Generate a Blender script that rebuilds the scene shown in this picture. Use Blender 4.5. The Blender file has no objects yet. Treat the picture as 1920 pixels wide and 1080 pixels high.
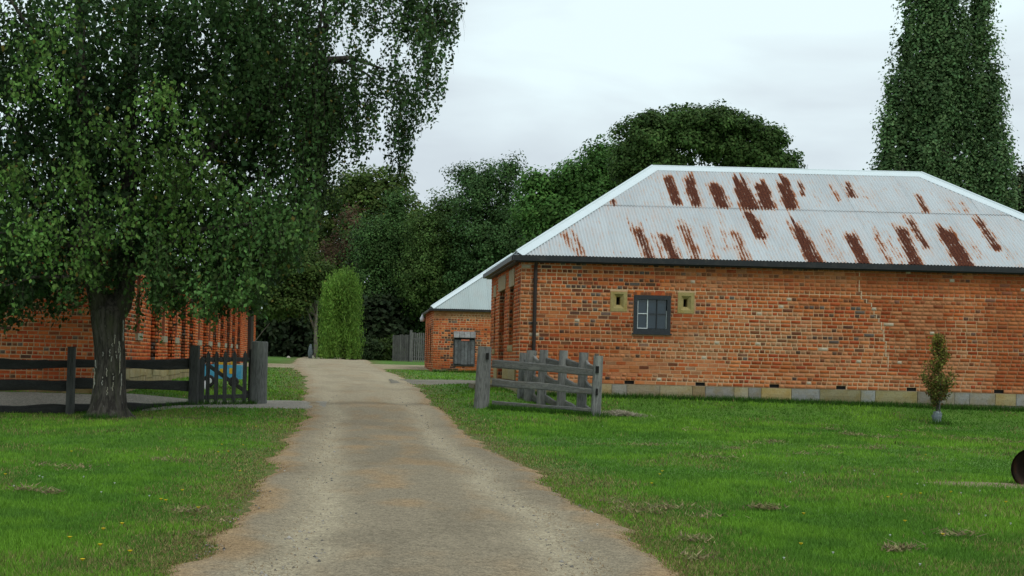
import bpy, math
import numpy as np
from mathutils import Matrix, Vector

# ------------------------------------------------------------------ camera, world, sun, exposure
# world units are metres; z = 0 is the height of the photographer's eye, +Y is straight ahead
sc = bpy.context.scene
COL = sc.collection
F, PX, PY, TH = 2730.0, 670.0, 672.0, 0.025
cam_d = bpy.data.cameras.new('camera'); cam = bpy.data.objects.new('camera', cam_d); COL.objects.link(cam)
cam_d.sensor_width = 36; cam_d.lens = 36*F/1920
cam_d.shift_x = (960-PX)/1920; cam_d.shift_y = (PY-540)/1920
cam_d.clip_start = 0.1; cam_d.clip_end = 6000
cam.matrix_world = Matrix.Rotation(math.radians(90), 4, 'X') @ Matrix.Rotation(TH, 4, 'Z')
sc.camera = cam

SUN_EL, SUN_AZ = 52.0, 155.0      # azimuth clockwise from +Y (ahead)
w = bpy.data.worlds.new('World'); sc.world = w; w.use_nodes = True
nt = w.node_tree; N = nt.nodes; Lk = nt.links
bg = N['Background']; bg.inputs['Strength'].default_value = 0.1
sky = N.new('ShaderNodeTexSky'); sky.sky_type = 'NISHITA'; sky.sun_disc = False
sky.sun_elevation = math.radians(SUN_EL); sky.sun_rotation = math.radians(SUN_AZ)
tc = N.new('ShaderNodeTexCoord')
mp = N.new('ShaderNodeMapping'); mp.inputs['Scale'].default_value = (1.0, 1.0, 3.2); mp.inputs['Location'].default_value = (0.35, 0.1, 0.55)
Lk.new(tc.outputs['Generated'], mp.inputs['Vector'])
nz = N.new('ShaderNodeTexNoise'); nz.inputs['Scale'].default_value = 4.2; nz.inputs['Detail'].default_value = 5; nz.inputs['Roughness'].default_value = .45
nz.inputs['Distortion'].default_value = .3
Lk.new(mp.outputs['Vector'], nz.inputs['Vector'])
rp = N.new('ShaderNodeValToRGB'); e = rp.color_ramp.elements
e[0].position = .34; e[0].color = (.60, .67, .72, 1); e[1].position = .58; e[1].color = (.80, .94, .965, 1)
m_ = e = rp.color_ramp.elements.new(.47); m_.color = (.71, .81, .85, 1)
Lk.new(nz.outputs['Fac'], rp.inputs['Fac'])
sm = N.new('ShaderNodeVectorMath'); sm.operation = 'SCALE'; sm.inputs['Scale'].default_value = 8.7
Lk.new(rp.outputs['Color'], sm.inputs[0])
mx = N.new('ShaderNodeMix'); mx.data_type = 'RGBA'; mx.inputs['Factor'].default_value = .93
Lk.new(sky.outputs['Color'], mx.inputs['A']); Lk.new(sm.outputs['Vector'], mx.inputs['B'])
Lk.new(mx.outputs['Result'], bg.inputs['Color'])

sun_d = bpy.data.lights.new('sun', 'SUN'); sun_d.energy = 0.9; sun_d.angle = math.radians(25); sun_d.color = (1, .97, .92)
sun = bpy.data.objects.new('sun', sun_d); COL.objects.link(sun)
el, az = math.radians(SUN_EL), math.radians(SUN_AZ)
d = Vector((math.sin(az)*math.cos(el), math.cos(az)*math.cos(el), math.sin(el)))
sun.rotation_euler = d.to_track_quat('Z', 'Y').to_euler()
sun.location = (0, -5, 30)
sc.view_settings.view_transform = 'Standard'; sc.view_settings.look = 'None'
sc.view_settings.exposure = 0.34; sc.view_settings.gamma = 1.0
sc.view_settings.use_curve_mapping = False
sc.cycles.max_bounces = 6; sc.cycles.diffuse_bounces = 3; sc.cycles.transparent_max_bounces = 8

# ------------------------------------------------------------------ helpers
R = np.random.default_rng(7)
def P(x, y, Y):                       # a point of the place, given the direction it is seen in and its distance ahead
    dx, dy = x-PX, y-PY; c, s = math.cos(TH), math.sin(TH)
    return np.array([(dx*c+dy*s)*Y/F, Y, -(-dx*s+dy*c)*Y/F])
def hash2(ix, iy, seed):
    h = (ix.astype(np.int64)*374761393 + iy.astype(np.int64)*668265263 + seed*1442695041) & 0xffffffff
    h = ((h ^ (h >> 13))*1274126177) & 0xffffffff
    return ((h ^ (h >> 16)) & 0xffff)/65535.0
def vn(x, y, seed=0):
    x = np.asarray(x, float); y = np.asarray(y, float)
    ix = np.floor(x); iy = np.floor(y); fx = x-ix; fy = y-iy
    fx = fx*fx*(3-2*fx); fy = fy*fy*(3-2*fy)
    a = hash2(ix, iy, seed); b = hash2(ix+1, iy, seed); c = hash2(ix, iy+1, seed); d = hash2(ix+1, iy+1, seed)
    return (a*(1-fx)+b*fx)*(1-fy) + (c*(1-fx)+d*fx)*fy
def fbm(x, y, seed=0, o=4):
    t = 0; a = .5; n = 0
    for k in range(o):
        t = t + a*vn(np.asarray(x)*2**k, np.asarray(y)*2**k, seed+k*17); n += a; a *= .5
    return t/n
def sstep(a, b, x): t = np.clip((x-a)/(b-a), 0, 1); return t*t*(3-2*t)

def link(name, me, parent=None):
    o = bpy.data.objects.new(name, me); COL.objects.link(o)
    if parent is not None: o.parent = parent
    return o
def tag(o, label=None, cat=None, group=None, kind=None):
    if label: o['label'] = label
    if cat: o['category'] = cat
    if group: o['group'] = group
    if kind: o['kind'] = kind
    return o
def empty(name, loc=(0,0,0), label=None, cat=None, group=None):
    o = bpy.data.objects.new(name, None); COL.objects.link(o); o.location = tuple(loc); o.empty_display_size = .2
    return tag(o, label, cat, group)
def np_mesh(name, V, Fa, mat, cols=None, smooth=False, uv=None):
    """V (n,3); Fa (m,k) with one k; cols (n,3)"""
    V = np.asarray(V, np.float32); Fa = np.asarray(Fa, np.int32)
    me = bpy.data.meshes.new(name); k = Fa.shape[1]; m = len(Fa)
    me.vertices.add(len(V)); me.vertices.foreach_set('co', V.ravel())
    me.loops.add(m*k); me.loops.foreach_set('vertex_index', Fa.ravel())
    me.polygons.add(m); me.polygons.foreach_set('loop_start', np.arange(0, m*k, k, dtype=np.int32))
    if smooth: me.polygons.foreach_set('use_smooth', np.ones(m, bool))
    if cols is not None:
        a = me.color_attributes.new('col', 'FLOAT_COLOR', 'POINT')
        C4 = np.ones((len(V), 4), np.float32); C4[:, :3] = cols; a.data.foreach_set('color', C4.ravel())
    if uv is not None:
        l = me.uv_layers.new(name='uv'); l.data.foreach_set('uv', np.asarray(uv, np.float32)[Fa.ravel()].ravel())
    me.update(calc_edges=True)
    if mat is not None: me.materials.append(mat)
    return me
class MB:
    def __init__(s): s.v = []; s.f = []; s.c = []
    def add(s, V, Fa, col=None):
        n = len(s.v); s.v += [tuple(map(float, p)) for p in V]; s.f += [tuple(i+n for i in q) for q in Fa]
        s.c += [tuple(col) if col is not None else (1, 1, 1)]*len(V)
    def box(s, lo, hi, col=None):
        x0, y0, z0 = lo; x1, y1, z1 = hi
        V = [(x0,y0,z0),(x1,y0,z0),(x1,y1,z0),(x0,y1,z0),(x0,y0,z1),(x1,y0,z1),(x1,y1,z1),(x0,y1,z1)]
        s.add(V, [(0,3,2,1),(4,5,6,7),(0,1,5,4),(1,2,6,5),(2,3,7,6),(3,0,4,7)], col)
    def tube(s, pts, rad, n=8, col=None, cap=True, jit=0):
        pts = [np.array(p, float) for p in pts]; rad = rad if hasattr(rad, '__len__') else [rad]*len(pts)
        V = []; up = np.array([.13, .31, 1.]) ; 
        for i, p in enumerate(pts):
            t = pts[min(i+1, len(pts)-1)]-pts[max(i-1, 0)]; t = t/(np.linalg.norm(t)+1e-9)
            a = np.cross(t, up if abs(t[2]) < .8 else np.array([1., .2, 0])); a /= np.linalg.norm(a); b = np.cross(t, a)
            for k in range(n):
                r = rad[i]*(1+jit*(R.random()-.5)); th = 2*math.pi*k/n
                V.append(p+r*(math.cos(th)*a+math.sin(th)*b))
        Fa = [(i*n+k, i*n+(k+1)%n, (i+1)*n+(k+1)%n, (i+1)*n+k) for i in range(len(pts)-1) for k in range(n)]
        if cap: Fa += [tuple(range(n-1, -1, -1)), tuple(range((len(pts)-1)*n, len(pts)*n))]
        s.add(V, Fa, col)
    def mesh(s, name, mat, smooth=False):
        me = bpy.data.meshes.new(name); me.from_pydata(s.v, [], s.f)
        a = me.color_attributes.new('col', 'FLOAT_COLOR', 'POINT')
        C4 = np.ones((len(s.v), 4), np.float32); C4[:, :3] = np.array(s.c); a.data.foreach_set('color', C4.ravel())
        if smooth: me.polygons.foreach_set('use_smooth', np.ones(len(s.f), bool))
        me.materials.append(mat); me.update(); return me
    def build(s, name, mat, parent=None, smooth=False): return link(name, s.mesh(name, mat, smooth), parent)

# ------------------------------------------------------------------ materials
def mat(name, base=(.5,.5,.5), rough=.85, use_col=False, noise=None, bump=None, spec=.3, coords='Object', metal=0, stretch=(1,1,1)):
    """noise: (scale, colour2, lo, hi) mixes base to colour2; bump: (scale, strength, distance)"""
    m = bpy.data.materials.new(name); m.use_nodes = True; nt = m.node_tree; b = nt.nodes['Principled BSDF']
    b.inputs['Roughness'].default_value = rough; b.inputs['Specular IOR Level'].default_value = spec; b.inputs['Metallic'].default_value = metal
    tc = nt.nodes.new('ShaderNodeTexCoord'); mp = nt.nodes.new('ShaderNodeMapping'); mp.inputs['Scale'].default_value = stretch
    nt.links.new(tc.outputs[coords], mp.inputs['Vector'])
    rgb = nt.nodes.new('ShaderNodeRGB'); rgb.outputs[0].default_value = (*base, 1); out = rgb.outputs[0]
    def mix(a, bb, fac, blend='MIX'):
        x = nt.nodes.new('ShaderNodeMix'); x.data_type = 'RGBA'; x.blend_type = blend
        for sck, v in (('A', a), ('B', bb), ('Factor', fac)):
            if hasattr(v, 'is_output'): nt.links.new(v, x.inputs[sck])
            else: x.inputs[sck].default_value = v if sck == 'Factor' else (*v, 1)
        return x.outputs['Result']
    for ns in (noise or []):
        sca, c2, lo, hi = ns[:4]
        n = nt.nodes.new('ShaderNodeTexNoise'); n.inputs['Scale'].default_value = sca; n.inputs['Detail'].default_value = 5; n.inputs['Roughness'].default_value = .65
        nt.links.new(mp.outputs['Vector'], n.inputs['Vector'])
        mr = nt.nodes.new('ShaderNodeMapRange'); mr.inputs['From Min'].default_value = lo; mr.inputs['From Max'].default_value = hi
        nt.links.new(n.outputs['Fac'], mr.inputs['Value'])
        if len(ns) > 4: mr.inputs['To Max'].default_value = ns[4]
        out = mix(out, c2, mr.outputs['Result'])
    if use_col:
        at = nt.nodes.new('ShaderNodeAttribute'); at.attribute_name = 'col'
        out = mix(out, at.outputs['Color'], 1.0, 'MULTIPLY')
    nt.links.new(out, b.inputs['Base Color'])
    if bump:
        n = nt.nodes.new('ShaderNodeTexNoise'); n.inputs['Scale'].default_value = bump[0]; n.inputs['Detail'].default_value = 6; n.inputs['Roughness'].default_value = .7
        nt.links.new(mp.outputs['Vector'], n.inputs['Vector'])
        bm = nt.nodes.new('ShaderNodeBump'); bm.inputs['Strength'].default_value = bump[1]; bm.inputs['Distance'].default_value = bump[2]
        nt.links.new(n.outputs['Fac'], bm.inputs['Height']); nt.links.new(bm.outputs['Normal'], b.inputs['Normal'])
    m['out'] = 0
    return m
def leaf_mat(name, trans=.25):
    m = bpy.data.materials.new(name); m.use_nodes = True; nt = m.node_tree; b = nt.nodes['Principled BSDF']
    b.inputs['Roughness'].default_value = .6; b.inputs['Specular IOR Level'].default_value = .12
    at = nt.nodes.new('ShaderNodeAttribute'); at.attribute_name = 'col'; nt.links.new(at.outputs['Color'], b.inputs['Base Color'])
    if trans:
        tr = nt.nodes.new('ShaderNodeBsdfTranslucent'); nt.links.new(at.outputs['Color'], tr.inputs['Color'])
        mx = nt.nodes.new('ShaderNodeMixShader'); mx.inputs[0].default_value = trans
        nt.links.new(b.outputs[0], mx.inputs[1]); nt.links.new(tr.outputs[0], mx.inputs[2])
        nt.links.new(mx.outputs[0], nt.nodes['Material Output'].inputs['Surface'])
    return m
M = {}
M['brick'] = mat('brick_clay', (1,1,1), .95, True, spec=.1, noise=[(9, (.72,.62,.55), .45, .75), (60, (.66,.58,.5), .5, .8), (2.3, (1.0,.74,.5), .5, .75, .6)], bump=(70, .5, .004))
M['mortar'] = mat('lime_mortar', (1,1,1), .95, True, noise=[(30, (.7,.62,.55), .45, .8)], bump=(60, .4, .004))
M['sand'] = mat('sandstone', (1,1,1), .9, True, noise=[(3, (.9,.78,.5), .45, .7), (22, (.55,.52,.48), .5, .8)], bump=(30, .8, .012))
M['dark_timber'] = mat('dark_painted_timber', (.024,.028,.033), .6, noise=[(18, (.05,.055,.06), .5, .8)], bump=(40, .2, .003))
M['white_paint'] = mat('white_glazing_bar', (.62,.66,.66), .6)
M['glass'] = mat('window_glass', (.014,.028,.042), .05, spec=.5, noise=[(1.5, (.022,.042,.058), .4, .7)])
M['black'] = mat('black_void', (.012,.011,.010), .95)
M['brown_metal'] = mat('brown_painted_metal', (.028,.020,.017), .5, noise=[(25, (.05,.035,.028), .5, .8)])
M['gutter'] = mat('black_painted_gutter', (.018,.020,.022), .45, noise=[(10, (.05,.045,.04), .5, .8)])
M['cap'] = mat('pale_zinc_capping', (.64,.72,.75), .5, noise=[(5, (.62,.69,.71), .45, .7), (40, (.55,.6,.6), .62, .8)], spec=.4)
M['grey_wood'] = mat('weathered_grey_timber', (1,1,1), .9, True, noise=[(6, (.55,.53,.50), .4, .7), (35, (.35,.34,.33), .5, .75)], bump=(40, .8, .01), stretch=(1,1,1))
M['rail'] = mat('weathered_split_rail', (.165,.165,.155), .9, True, noise=[(30, (.08,.078,.074), .42, .7), (5, (.24,.235,.21), .5, .75), (2, (.13,.115,.09), .5, .7)], bump=(30, 1.0, .02), stretch=(.35,1,2.5))
M['post'] = mat('weathered_upright', (.175,.175,.165), .9, True, noise=[(30, (.075,.073,.07), .42, .68), (5, (.26,.26,.235), .5, .75)], bump=(30, 1.0, .02), stretch=(2,2,.22))
M['bark_birch'] = mat('dark_birch_bark', (.10,.088,.073), .95, noise=[(7, (.035,.030,.025), .42, .58), (3, (.07,.075,.04), .5, .7), (11, (.30,.29,.26), .63, .72)], bump=(9, 1, .05), stretch=(2.2,2.2,.5))
M['bark'] = mat('grey_bark', (.085,.07,.055), .95, noise=[(8, (.035,.03,.025), .4, .7)], bump=(10, 1, .04), stretch=(2,2,.4))
M['bark_pale'] = mat('pale_bark', (.2,.18,.14), .9, noise=[(8, (.1,.09,.07), .4, .7)])
M['leaf'] = leaf_mat('tree_leaves', .3)
M['grass'] = leaf_mat('grass_blades', .25)
M['flower'] = leaf_mat('petals', .1)
M['iron'] = mat('rusty_cast_iron', (.045,.03,.022), .8, noise=[(10, (.11,.045,.02), .5, .7), (40, (.02,.017,.015), .5, .7)], bump=(40, .6, .006))
M['blue'] = mat('blue_paint', (.07,.33,.50), .5, noise=[(6, (.03,.17,.34), .5, .75)])
M['yellow'] = mat('yellow_paint', (.55,.33,.02), .5, noise=[(6, (.35,.2,.02), .5, .75)])
M['rubber'] = mat('black_rubber', (.02,.02,.02), .8)
M['white'] = mat('white_plastic', (.6,.62,.65), .7, bump=(15, .8, .03))
M['tie'] = mat('plastic_tree_guard', (.13,.165,.18), .6, noise=[(20, (.32,.35,.34), .52, .7)], bump=(18, 1, .04))

def corr_mat(name, base, rusty):
    m = bpy.data.materials.new(name); m.use_nodes = True; nt = m.node_tree; b = nt.nodes['Principled BSDF']
    b.inputs['Roughness'].default_value = .5; b.inputs['Specular IOR Level'].default_value = .35
    uv = nt.nodes.new('ShaderNodeUVMap'); uv.uv_map = 'uv'
    def noise(scale, st, det=5):
        mp = nt.nodes.new('ShaderNodeMapping'); mp.inputs['Scale'].default_value = st; nt.links.new(uv.outputs[0], mp.inputs['Vector'])
        n = nt.nodes.new('ShaderNodeTexNoise'); n.inputs['Scale'].default_value = scale; n.inputs['Detail'].default_value = det; n.inputs['Roughness'].default_value = .6
        nt.links.new(mp.outputs[0], n.inputs['Vector']); return n.outputs['Fac']
    def rng(v, a, bb, c=0, dd=1):
        r = nt.nodes.new('ShaderNodeMapRange'); r.inputs['From Min'].default_value = a; r.inputs['From Max'].default_value = bb
        r.inputs['To Min'].default_value = c; r.inputs['To Max'].default_value = dd; nt.links.new(v, r.inputs['Value']); return r.outputs['Result']
    def mix(a, bb, fac):
        x = nt.nodes.new('ShaderNodeMix'); x.data_type = 'RGBA'
        for sck, v in (('A', a), ('B', bb), ('Factor', fac)):
            if hasattr(v, 'is_output'): nt.links.new(v, x.inputs[sck])
            else: x.inputs[sck].default_value = v if sck == 'Factor' else (*v, 1)
        return x.outputs['Result']
    def math_(op, a, bb):
        x = nt.nodes.new('ShaderNodeMath'); x.operation = op
        for i, v in enumerate((a, bb)):
            if hasattr(v, 'is_output'): nt.links.new(v, x.inputs[i])
            else: x.inputs[i].default_value = v
        return x.outputs[0]
    c = mix(base, tuple(k*.86 for k in base), rng(noise(.8, (1, .5, 1)), .4, .65))
    c = mix(c, (base[0]*1.0, base[1]*.9, base[2]*.86), rng(noise(1.7, (1.5, .4, 1)), .5, .72, 0, .8))
    if rusty:
        at = nt.nodes.new('ShaderNodeAttribute'); at.attribute_name = 'col'
        sp = nt.nodes.new('ShaderNodeSeparateColor'); nt.links.new(at.outputs['Color'], sp.inputs[0])
        rust, crest = sp.outputs['Red'], sp.outputs['Green']        # rust amount 0..1, 1 on the crests of the corrugation
        n1 = noise(9, (1, .32, 1), 6); n2 = noise(30, (1, 1, 1), 3)
        v = math_('ADD', rust, math_('MULTIPLY', math_('SUBTRACT', n1, .5), 1.5))
        v = math_('ADD', v, math_('MULTIPLY', math_('SUBTRACT', n2, .5), .9))
        v = math_('SUBTRACT', v, math_('MULTIPLY', crest, .32))
        stain = rng(v, .12, .52, 0, .75)
        c = mix(c, (.50,.31,.20), stain)
        rc = mix((.31,.105,.038), (.070,.027,.020), rng(rust, .50, .82))
        rc = mix(rc, (.30,.10,.04), rng(n2, .48, .68, 0, .55))
        c = mix(c, rc, rng(v, .44, .56))
        nt.links.new(rng(v, .40, .55, .5, .95), b.inputs['Roughness']); nt.links.new(rng(v, .40, .52, .35, .02), b.inputs['Specular IOR Level'])
    nt.links.new(c, b.inputs['Base Color'])
    return m
M['corr_rust'] = corr_mat('rusted_corrugated_iron', (.48,.515,.53), True)
M['corr_grey'] = corr_mat('plain_corrugated_iron', (.37,.43,.42), False)
M['corr_white'] = corr_mat('pale_corrugated_iron', (.55,.6,.62), False)

# ------------------------------------------------------------------ terrain
BY = np.array([0,9,13,20,27,30,31.7,34,40,57,75,90,2000.]); BZ = np.array([-1.5,-1.38,-1.33,-1.25,-1.18,-1.08,-1.0,-.88,-.76,-.45,-.14,-.02,-.02])
_ys = np.linspace(-10, 140, 1501); _z = np.interp(_ys, BY, BZ); _k = np.ones(21)/21; _zs = np.convolve(np.pad(_z, 10, 'edge'), _k, 'valid')
def gz(X, Y):
    X = np.asarray(X, float); Y = np.asarray(Y, float)
    z = np.interp(Y, _ys, _zs)
    rb = np.interp(Y, [0,29.5,31,32.6,33.6,42,50,57,62], [0,.0,.05,.15,.20,.06,.0,0,0])
    z = z + rb*sstep(2.0, 3.4, X)
    z = z - sstep(6, 16, X)*.08*sstep(20, 30, Y)*(1-sstep(45, 60, Y))
    z = z + np.interp(Y, [0,15,22,27,28.6,29.6,31.2,36,50,60], [0,0,-.05,-.07,-.15,-.15,.12,.05,0,0])*sstep(3.0, 5.0, -X)
    z = z + .05*(fbm(X*.35, Y*.35, 5, 3)-.5)*sstep(2, 4, np.abs(X))
    return z
def drive_edges(Y):
    ly = [2,9,10.8,13.3,15.3,18.6,23.6,28.2,31.8,34.1,45,52.5,57.5,64,72.5,90]; lx = [-1.25,-1.1,-1.04,-1.01,-.95,-.89,-.92,-.95,-1.05,-1.16,-1.6,-2.01,-2.5,-2.8,-3.05,-3.4]
    ry = [2,9.5,11.3,13.5,17,20,27,33.4,40.6,46.5,56.8,60.8,74,90]; rx = [2.0,2.06,2.15,2.11,2.08,1.95,1.82,1.61,1.58,1.5,1.05,.9,.55,.3]
    return np.interp(Y, ly, lx), np.interp(Y, ry, rx)
def in_gravel(X, Y):                   # 0 outside .. 1 inside any path; soft edge about 0.3 m
    X = np.asarray(X, float); Y = np.asarray(Y, float)
    l, r = drive_edges(Y); n = (fbm(X*1.3, Y*1.3, 11)-.5)*.5 + (fbm(X*5, Y*5, 31, 2)-.5)*.3
    def soft(dist): return sstep(-.18, .18, dist+n*.8)
    a = soft(np.minimum(X-l, r-X))
    yard = soft(np.minimum.reduce([np.minimum(Y-(29.55+.14*(X+5.7)*.9), 31.25+.35*sstep(-6,-3,X)+.5*sstep(-3,-1.5,X)-Y), -.5-X]))
    far_r = soft(np.minimum.reduce([Y-(59.5), 68.5-Y, X-.3]))
    path_r = soft(np.minimum.reduce([Y-42.2, 46.6-Y, X-1.0, 4.4-X]))
    far_l = soft(np.minimum.reduce([Y-57.5, 64-Y, .5-X]))
    return np.maximum.reduce([a, yard, far_r, path_r, far_l])

def grid_mesh(name, xs, ys, zf, m, colf=None, keep=None, smooth=True):
    X, Y = np.meshgrid(xs, ys); Z = zf(X, Y); V = np.stack([X, Y, Z], -1).reshape(-1, 3)
    nx, ny = len(xs), len(ys); i = np.arange(nx*ny).reshape(ny, nx)
    Fa = np.stack([i[:-1,:-1], i[:-1,1:], i[1:,1:], i[1:,:-1]], -1).reshape(-1, 4)
    return np_mesh(name, V, Fa, m, cols=None if colf is None else colf(X, Y).reshape(-1, 3), smooth=smooth)

def ground_colour(X, Y):
    n1 = fbm(X*.5, Y*.5, 3)[..., None]; n2 = fbm(X*2.5, Y*2.5, 9)[..., None]
    c = np.array([.075,.17,.018])*(1-n1) + np.array([.10,.20,.024])*n1
    c = c*(.65+.7*n2)
    l, r = drive_edges(Y); dist = np.maximum(l-X, X-r)[..., None]
    edge = np.clip(1-dist/.9, 0, 1)*np.clip(.35+1.4*(fbm(X*1.7, Y*1.7, 21)[..., None]-.3), 0, 1)
    c = c*(1-edge*.8) + np.array([.17,.115,.055])*edge*.8
    return c
mg = mat('lawn_ground', (1,1,1), .95, True, noise=[(6, (.75,.75,.6), .45, .7), (40, (.5,.5,.4), .5, .75)], bump=(25, .7, .03))
xs = np.concatenate([[-1500,-600,-250,-120,-70,-40,-25], np.arange(-16, 22.01, .25), [26,32,45,70,120,250,600,1500]])
ys = np.concatenate([[-60,-20,-5], np.arange(0, 48, .25), np.arange(48, 100, 1.0), [110,130,170,240,400,800,1600,3000]])
g = link('ground', grid_mesh('ground', xs, ys, gz, mg, ground_colour)); tag(g, kind='structure')

def gravel_mat():
    m = bpy.data.materials.new('gravel_drive'); m.use_nodes = True; nt = m.node_tree; b = nt.nodes['Principled BSDF']; b.inputs['Roughness'].default_value = .95; b.inputs['Specular IOR Level'].default_value = .15
    at = nt.nodes.new('ShaderNodeAttribute'); at.attribute_name = 'col'
    tc = nt.nodes.new('ShaderNodeTexCoord')
    vo = nt.nodes.new('ShaderNodeTexVoronoi'); vo.inputs['Scale'].default_value = 75; nt.links.new(tc.outputs['Object'], vo.inputs['Vector'])
    mr = nt.nodes.new('ShaderNodeMapRange'); mr.inputs['From Min'].default_value = 0; mr.inputs['From Max'].default_value = 1; mr.inputs['To Min'].default_value = .68; mr.inputs['To Max'].default_value = 1.34
    hs = nt.nodes.new('ShaderNodeSeparateColor'); nt.links.new(vo.outputs['Color'], hs.inputs[0]); nt.links.new(hs.outputs['Red'], mr.inputs['Value'])
    n = nt.nodes.new('ShaderNodeTexNoise'); n.inputs['Scale'].default_value = 14; n.inputs['Detail'].default_value = 8; n.inputs['Roughness'].default_value = .75
    nt.links.new(tc.outputs['Object'], n.inputs['Vector'])
    mr2 = nt.nodes.new('ShaderNodeMapRange'); mr2.inputs['From Min'].default_value = .3; mr2.inputs['From Max'].default_value = .7; mr2.inputs['To Min'].default_value = .72; mr2.inputs['To Max'].default_value = 1.25
    nt.links.new(n.outputs['Fac'], mr2.inputs['Value'])
    mm = nt.nodes.new('ShaderNodeMath'); mm.operation = 'MULTIPLY'; nt.links.new(mr.outputs[0], mm.inputs[0]); nt.links.new(mr2.outputs[0], mm.inputs[1])
    vm = nt.nodes.new('ShaderNodeVectorMath'); vm.operation = 'SCALE'; nt.links.new(at.outputs['Color'], vm.inputs[0]); nt.links.new(mm.outputs[0], vm.inputs['Scale'])
    nt.links.new(vm.outputs[0], b.inputs['Base Color'])
    bm = nt.nodes.new('ShaderNodeBump'); bm.inputs['Strength'].default_value = .8; bm.inputs['Distance'].default_value = .012
    nt.links.new(vo.outputs['Distance'], bm.inputs['Height']); nt.links.new(bm.outputs[0], b.inputs['Normal'])
    return m
M['gravel'] = gravel_mat()
def strip(name, Ys, lf, rf, ncol, colf, lift=.02, along='Y', zlift=None):
    Ys = np.asarray(Ys); t = np.linspace(0, 1, ncol)
    Lx = lf(Ys); Rx = rf(Ys)
    A = Lx[:, None]*(1-t)+Rx[:, None]*t; B = np.repeat(Ys[:, None], ncol, 1)
    X, Y = (A, B) if along == 'Y' else (B, A)
    e = np.minimum(t, 1-t)[None, :]*np.abs(Rx-Lx)[:, None]
    Z = gz(X, Y) + lift*(2*sstep(0, .25, e)-1) 
    if zlift is not None: Z = Z+zlift(t[None, :], X, Y)
    i = np.arange(len(Ys)*ncol).reshape(len(Ys), ncol)
    Fa = np.stack([i[:-1,:-1], i[:-1,1:], i[1:,1:], i[1:,:-1]], -1).reshape(-1, 4)
    if along == 'X': Fa = Fa[:, ::-1]
    return tag(link(name, np_mesh(name, np.stack([X, Y, Z], -1).reshape(-1, 3), Fa, M['gravel'], cols=colf(t[None, :]+0*X, X, Y).reshape(-1, 3), smooth=True)), kind='structure')
def drive_col(t, X, Y):
    u = np.abs(t-.5)*2
    n = fbm(X*.8, Y*.45, 41); n2 = fbm(X*2.6, Y*1.3, 43); n3 = fbm(X*1.2, Y*.5, 49)
    grey = np.array([.255,.210,.143]); tan = np.array([.33,.225,.122]); pale = np.array([.41,.345,.235])
    f_e = sstep(.74, .98, u+.35*(n2-.5))
    f_c = sstep(.45, .72, n2*.6+n*.4)*(1-sstep(.25, .6, u))*sstep(9, 14, Y+3)
    f_p = sstep(24, 38, Y)*.8
    track = np.exp(-((u-.56)/.15)**2)*(.9+.5*(n3-.5))
    c = grey*(1-f_p[..., None]) + pale*f_p[..., None]
    c = c*(1-track[..., None]) + pale*.96*track[..., None]
    k = np.clip(f_e + f_c*.85, 0, 1)[..., None]*(1-.55*sstep(30, 40, Y)[..., None])
    c = c*(1-k) + tan*k
    c = c*(1-.12*sstep(.5, .7, n3)[..., None])
    # darker band across the drive at the gateway
    band = np.exp(-((Y-31.6-.15*X)/.35)**2)*.3
    return c*(1-band[..., None])
Yd = np.concatenate([np.arange(2, 14, .05), np.arange(14, 24, .08), np.arange(24, 50, .15), np.arange(50, 90, .5)])
jag = lambda Y, s: (fbm(Y*.9, Y*0, s)-.5)*.45 + (fbm(Y*4, Y*0+3, s+5)-.5)*.22
strip('driveway', Yd, lambda Y: drive_edges(Y)[0]-.06+jag(Y, 61), lambda Y: drive_edges(Y)[1]+.08+jag(Y, 71), 64, drive_col, .022,
      zlift=lambda t, X, Y: -.03*np.exp(-((np.abs(t-.5)*2-.55)/.2)**2)+.02)
gcol = lambda c: (lambda t, X, Y: np.array(c)*(.75+.5*fbm(X*1.5, Y*1.5, 81))[..., None])
Xa = np.arange(-16, -.6, .12)
strip('gravel_yard', Xa, lambda X: 29.45+.126*(X+5.7)+(fbm(X*2, X*0, 5)-.5)*.3, lambda X: 31.35+.35*sstep(-6,-3,X)+.5*sstep(-3,-1.5,X)+(fbm(X*2, X*0+2, 6)-.5)*.3, 16, gcol((.29,.265,.22)), .03, along='X')
Xb = np.arange(.6, 16, .3)
strip('gravel_track', Xb, lambda X: 59.5+0*X+(fbm(X, X*0, 7)-.5)*.8, lambda X: 68.5+0*X, 12, gcol((.36,.30,.19)), .02, along='X')
Xc = np.arange(1.0, 4.2, .1)
strip('gravel_path', Xc, lambda X: 42.2+0*X+(fbm(X*2, X*0, 8)-.5)*.6, lambda X: 46.4+0*X+(fbm(X*2, X*0, 9)-.5)*.6, 12, gcol((.20,.18,.14)), .03, along='X')
Xd = np.arange(-8, -1.2, .2)
strip('gravel_turning', Xd, lambda X: 57.5+.0*X, lambda X: 64+0*X, 12, gcol((.34,.29,.19)), .02, along='X')

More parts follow.
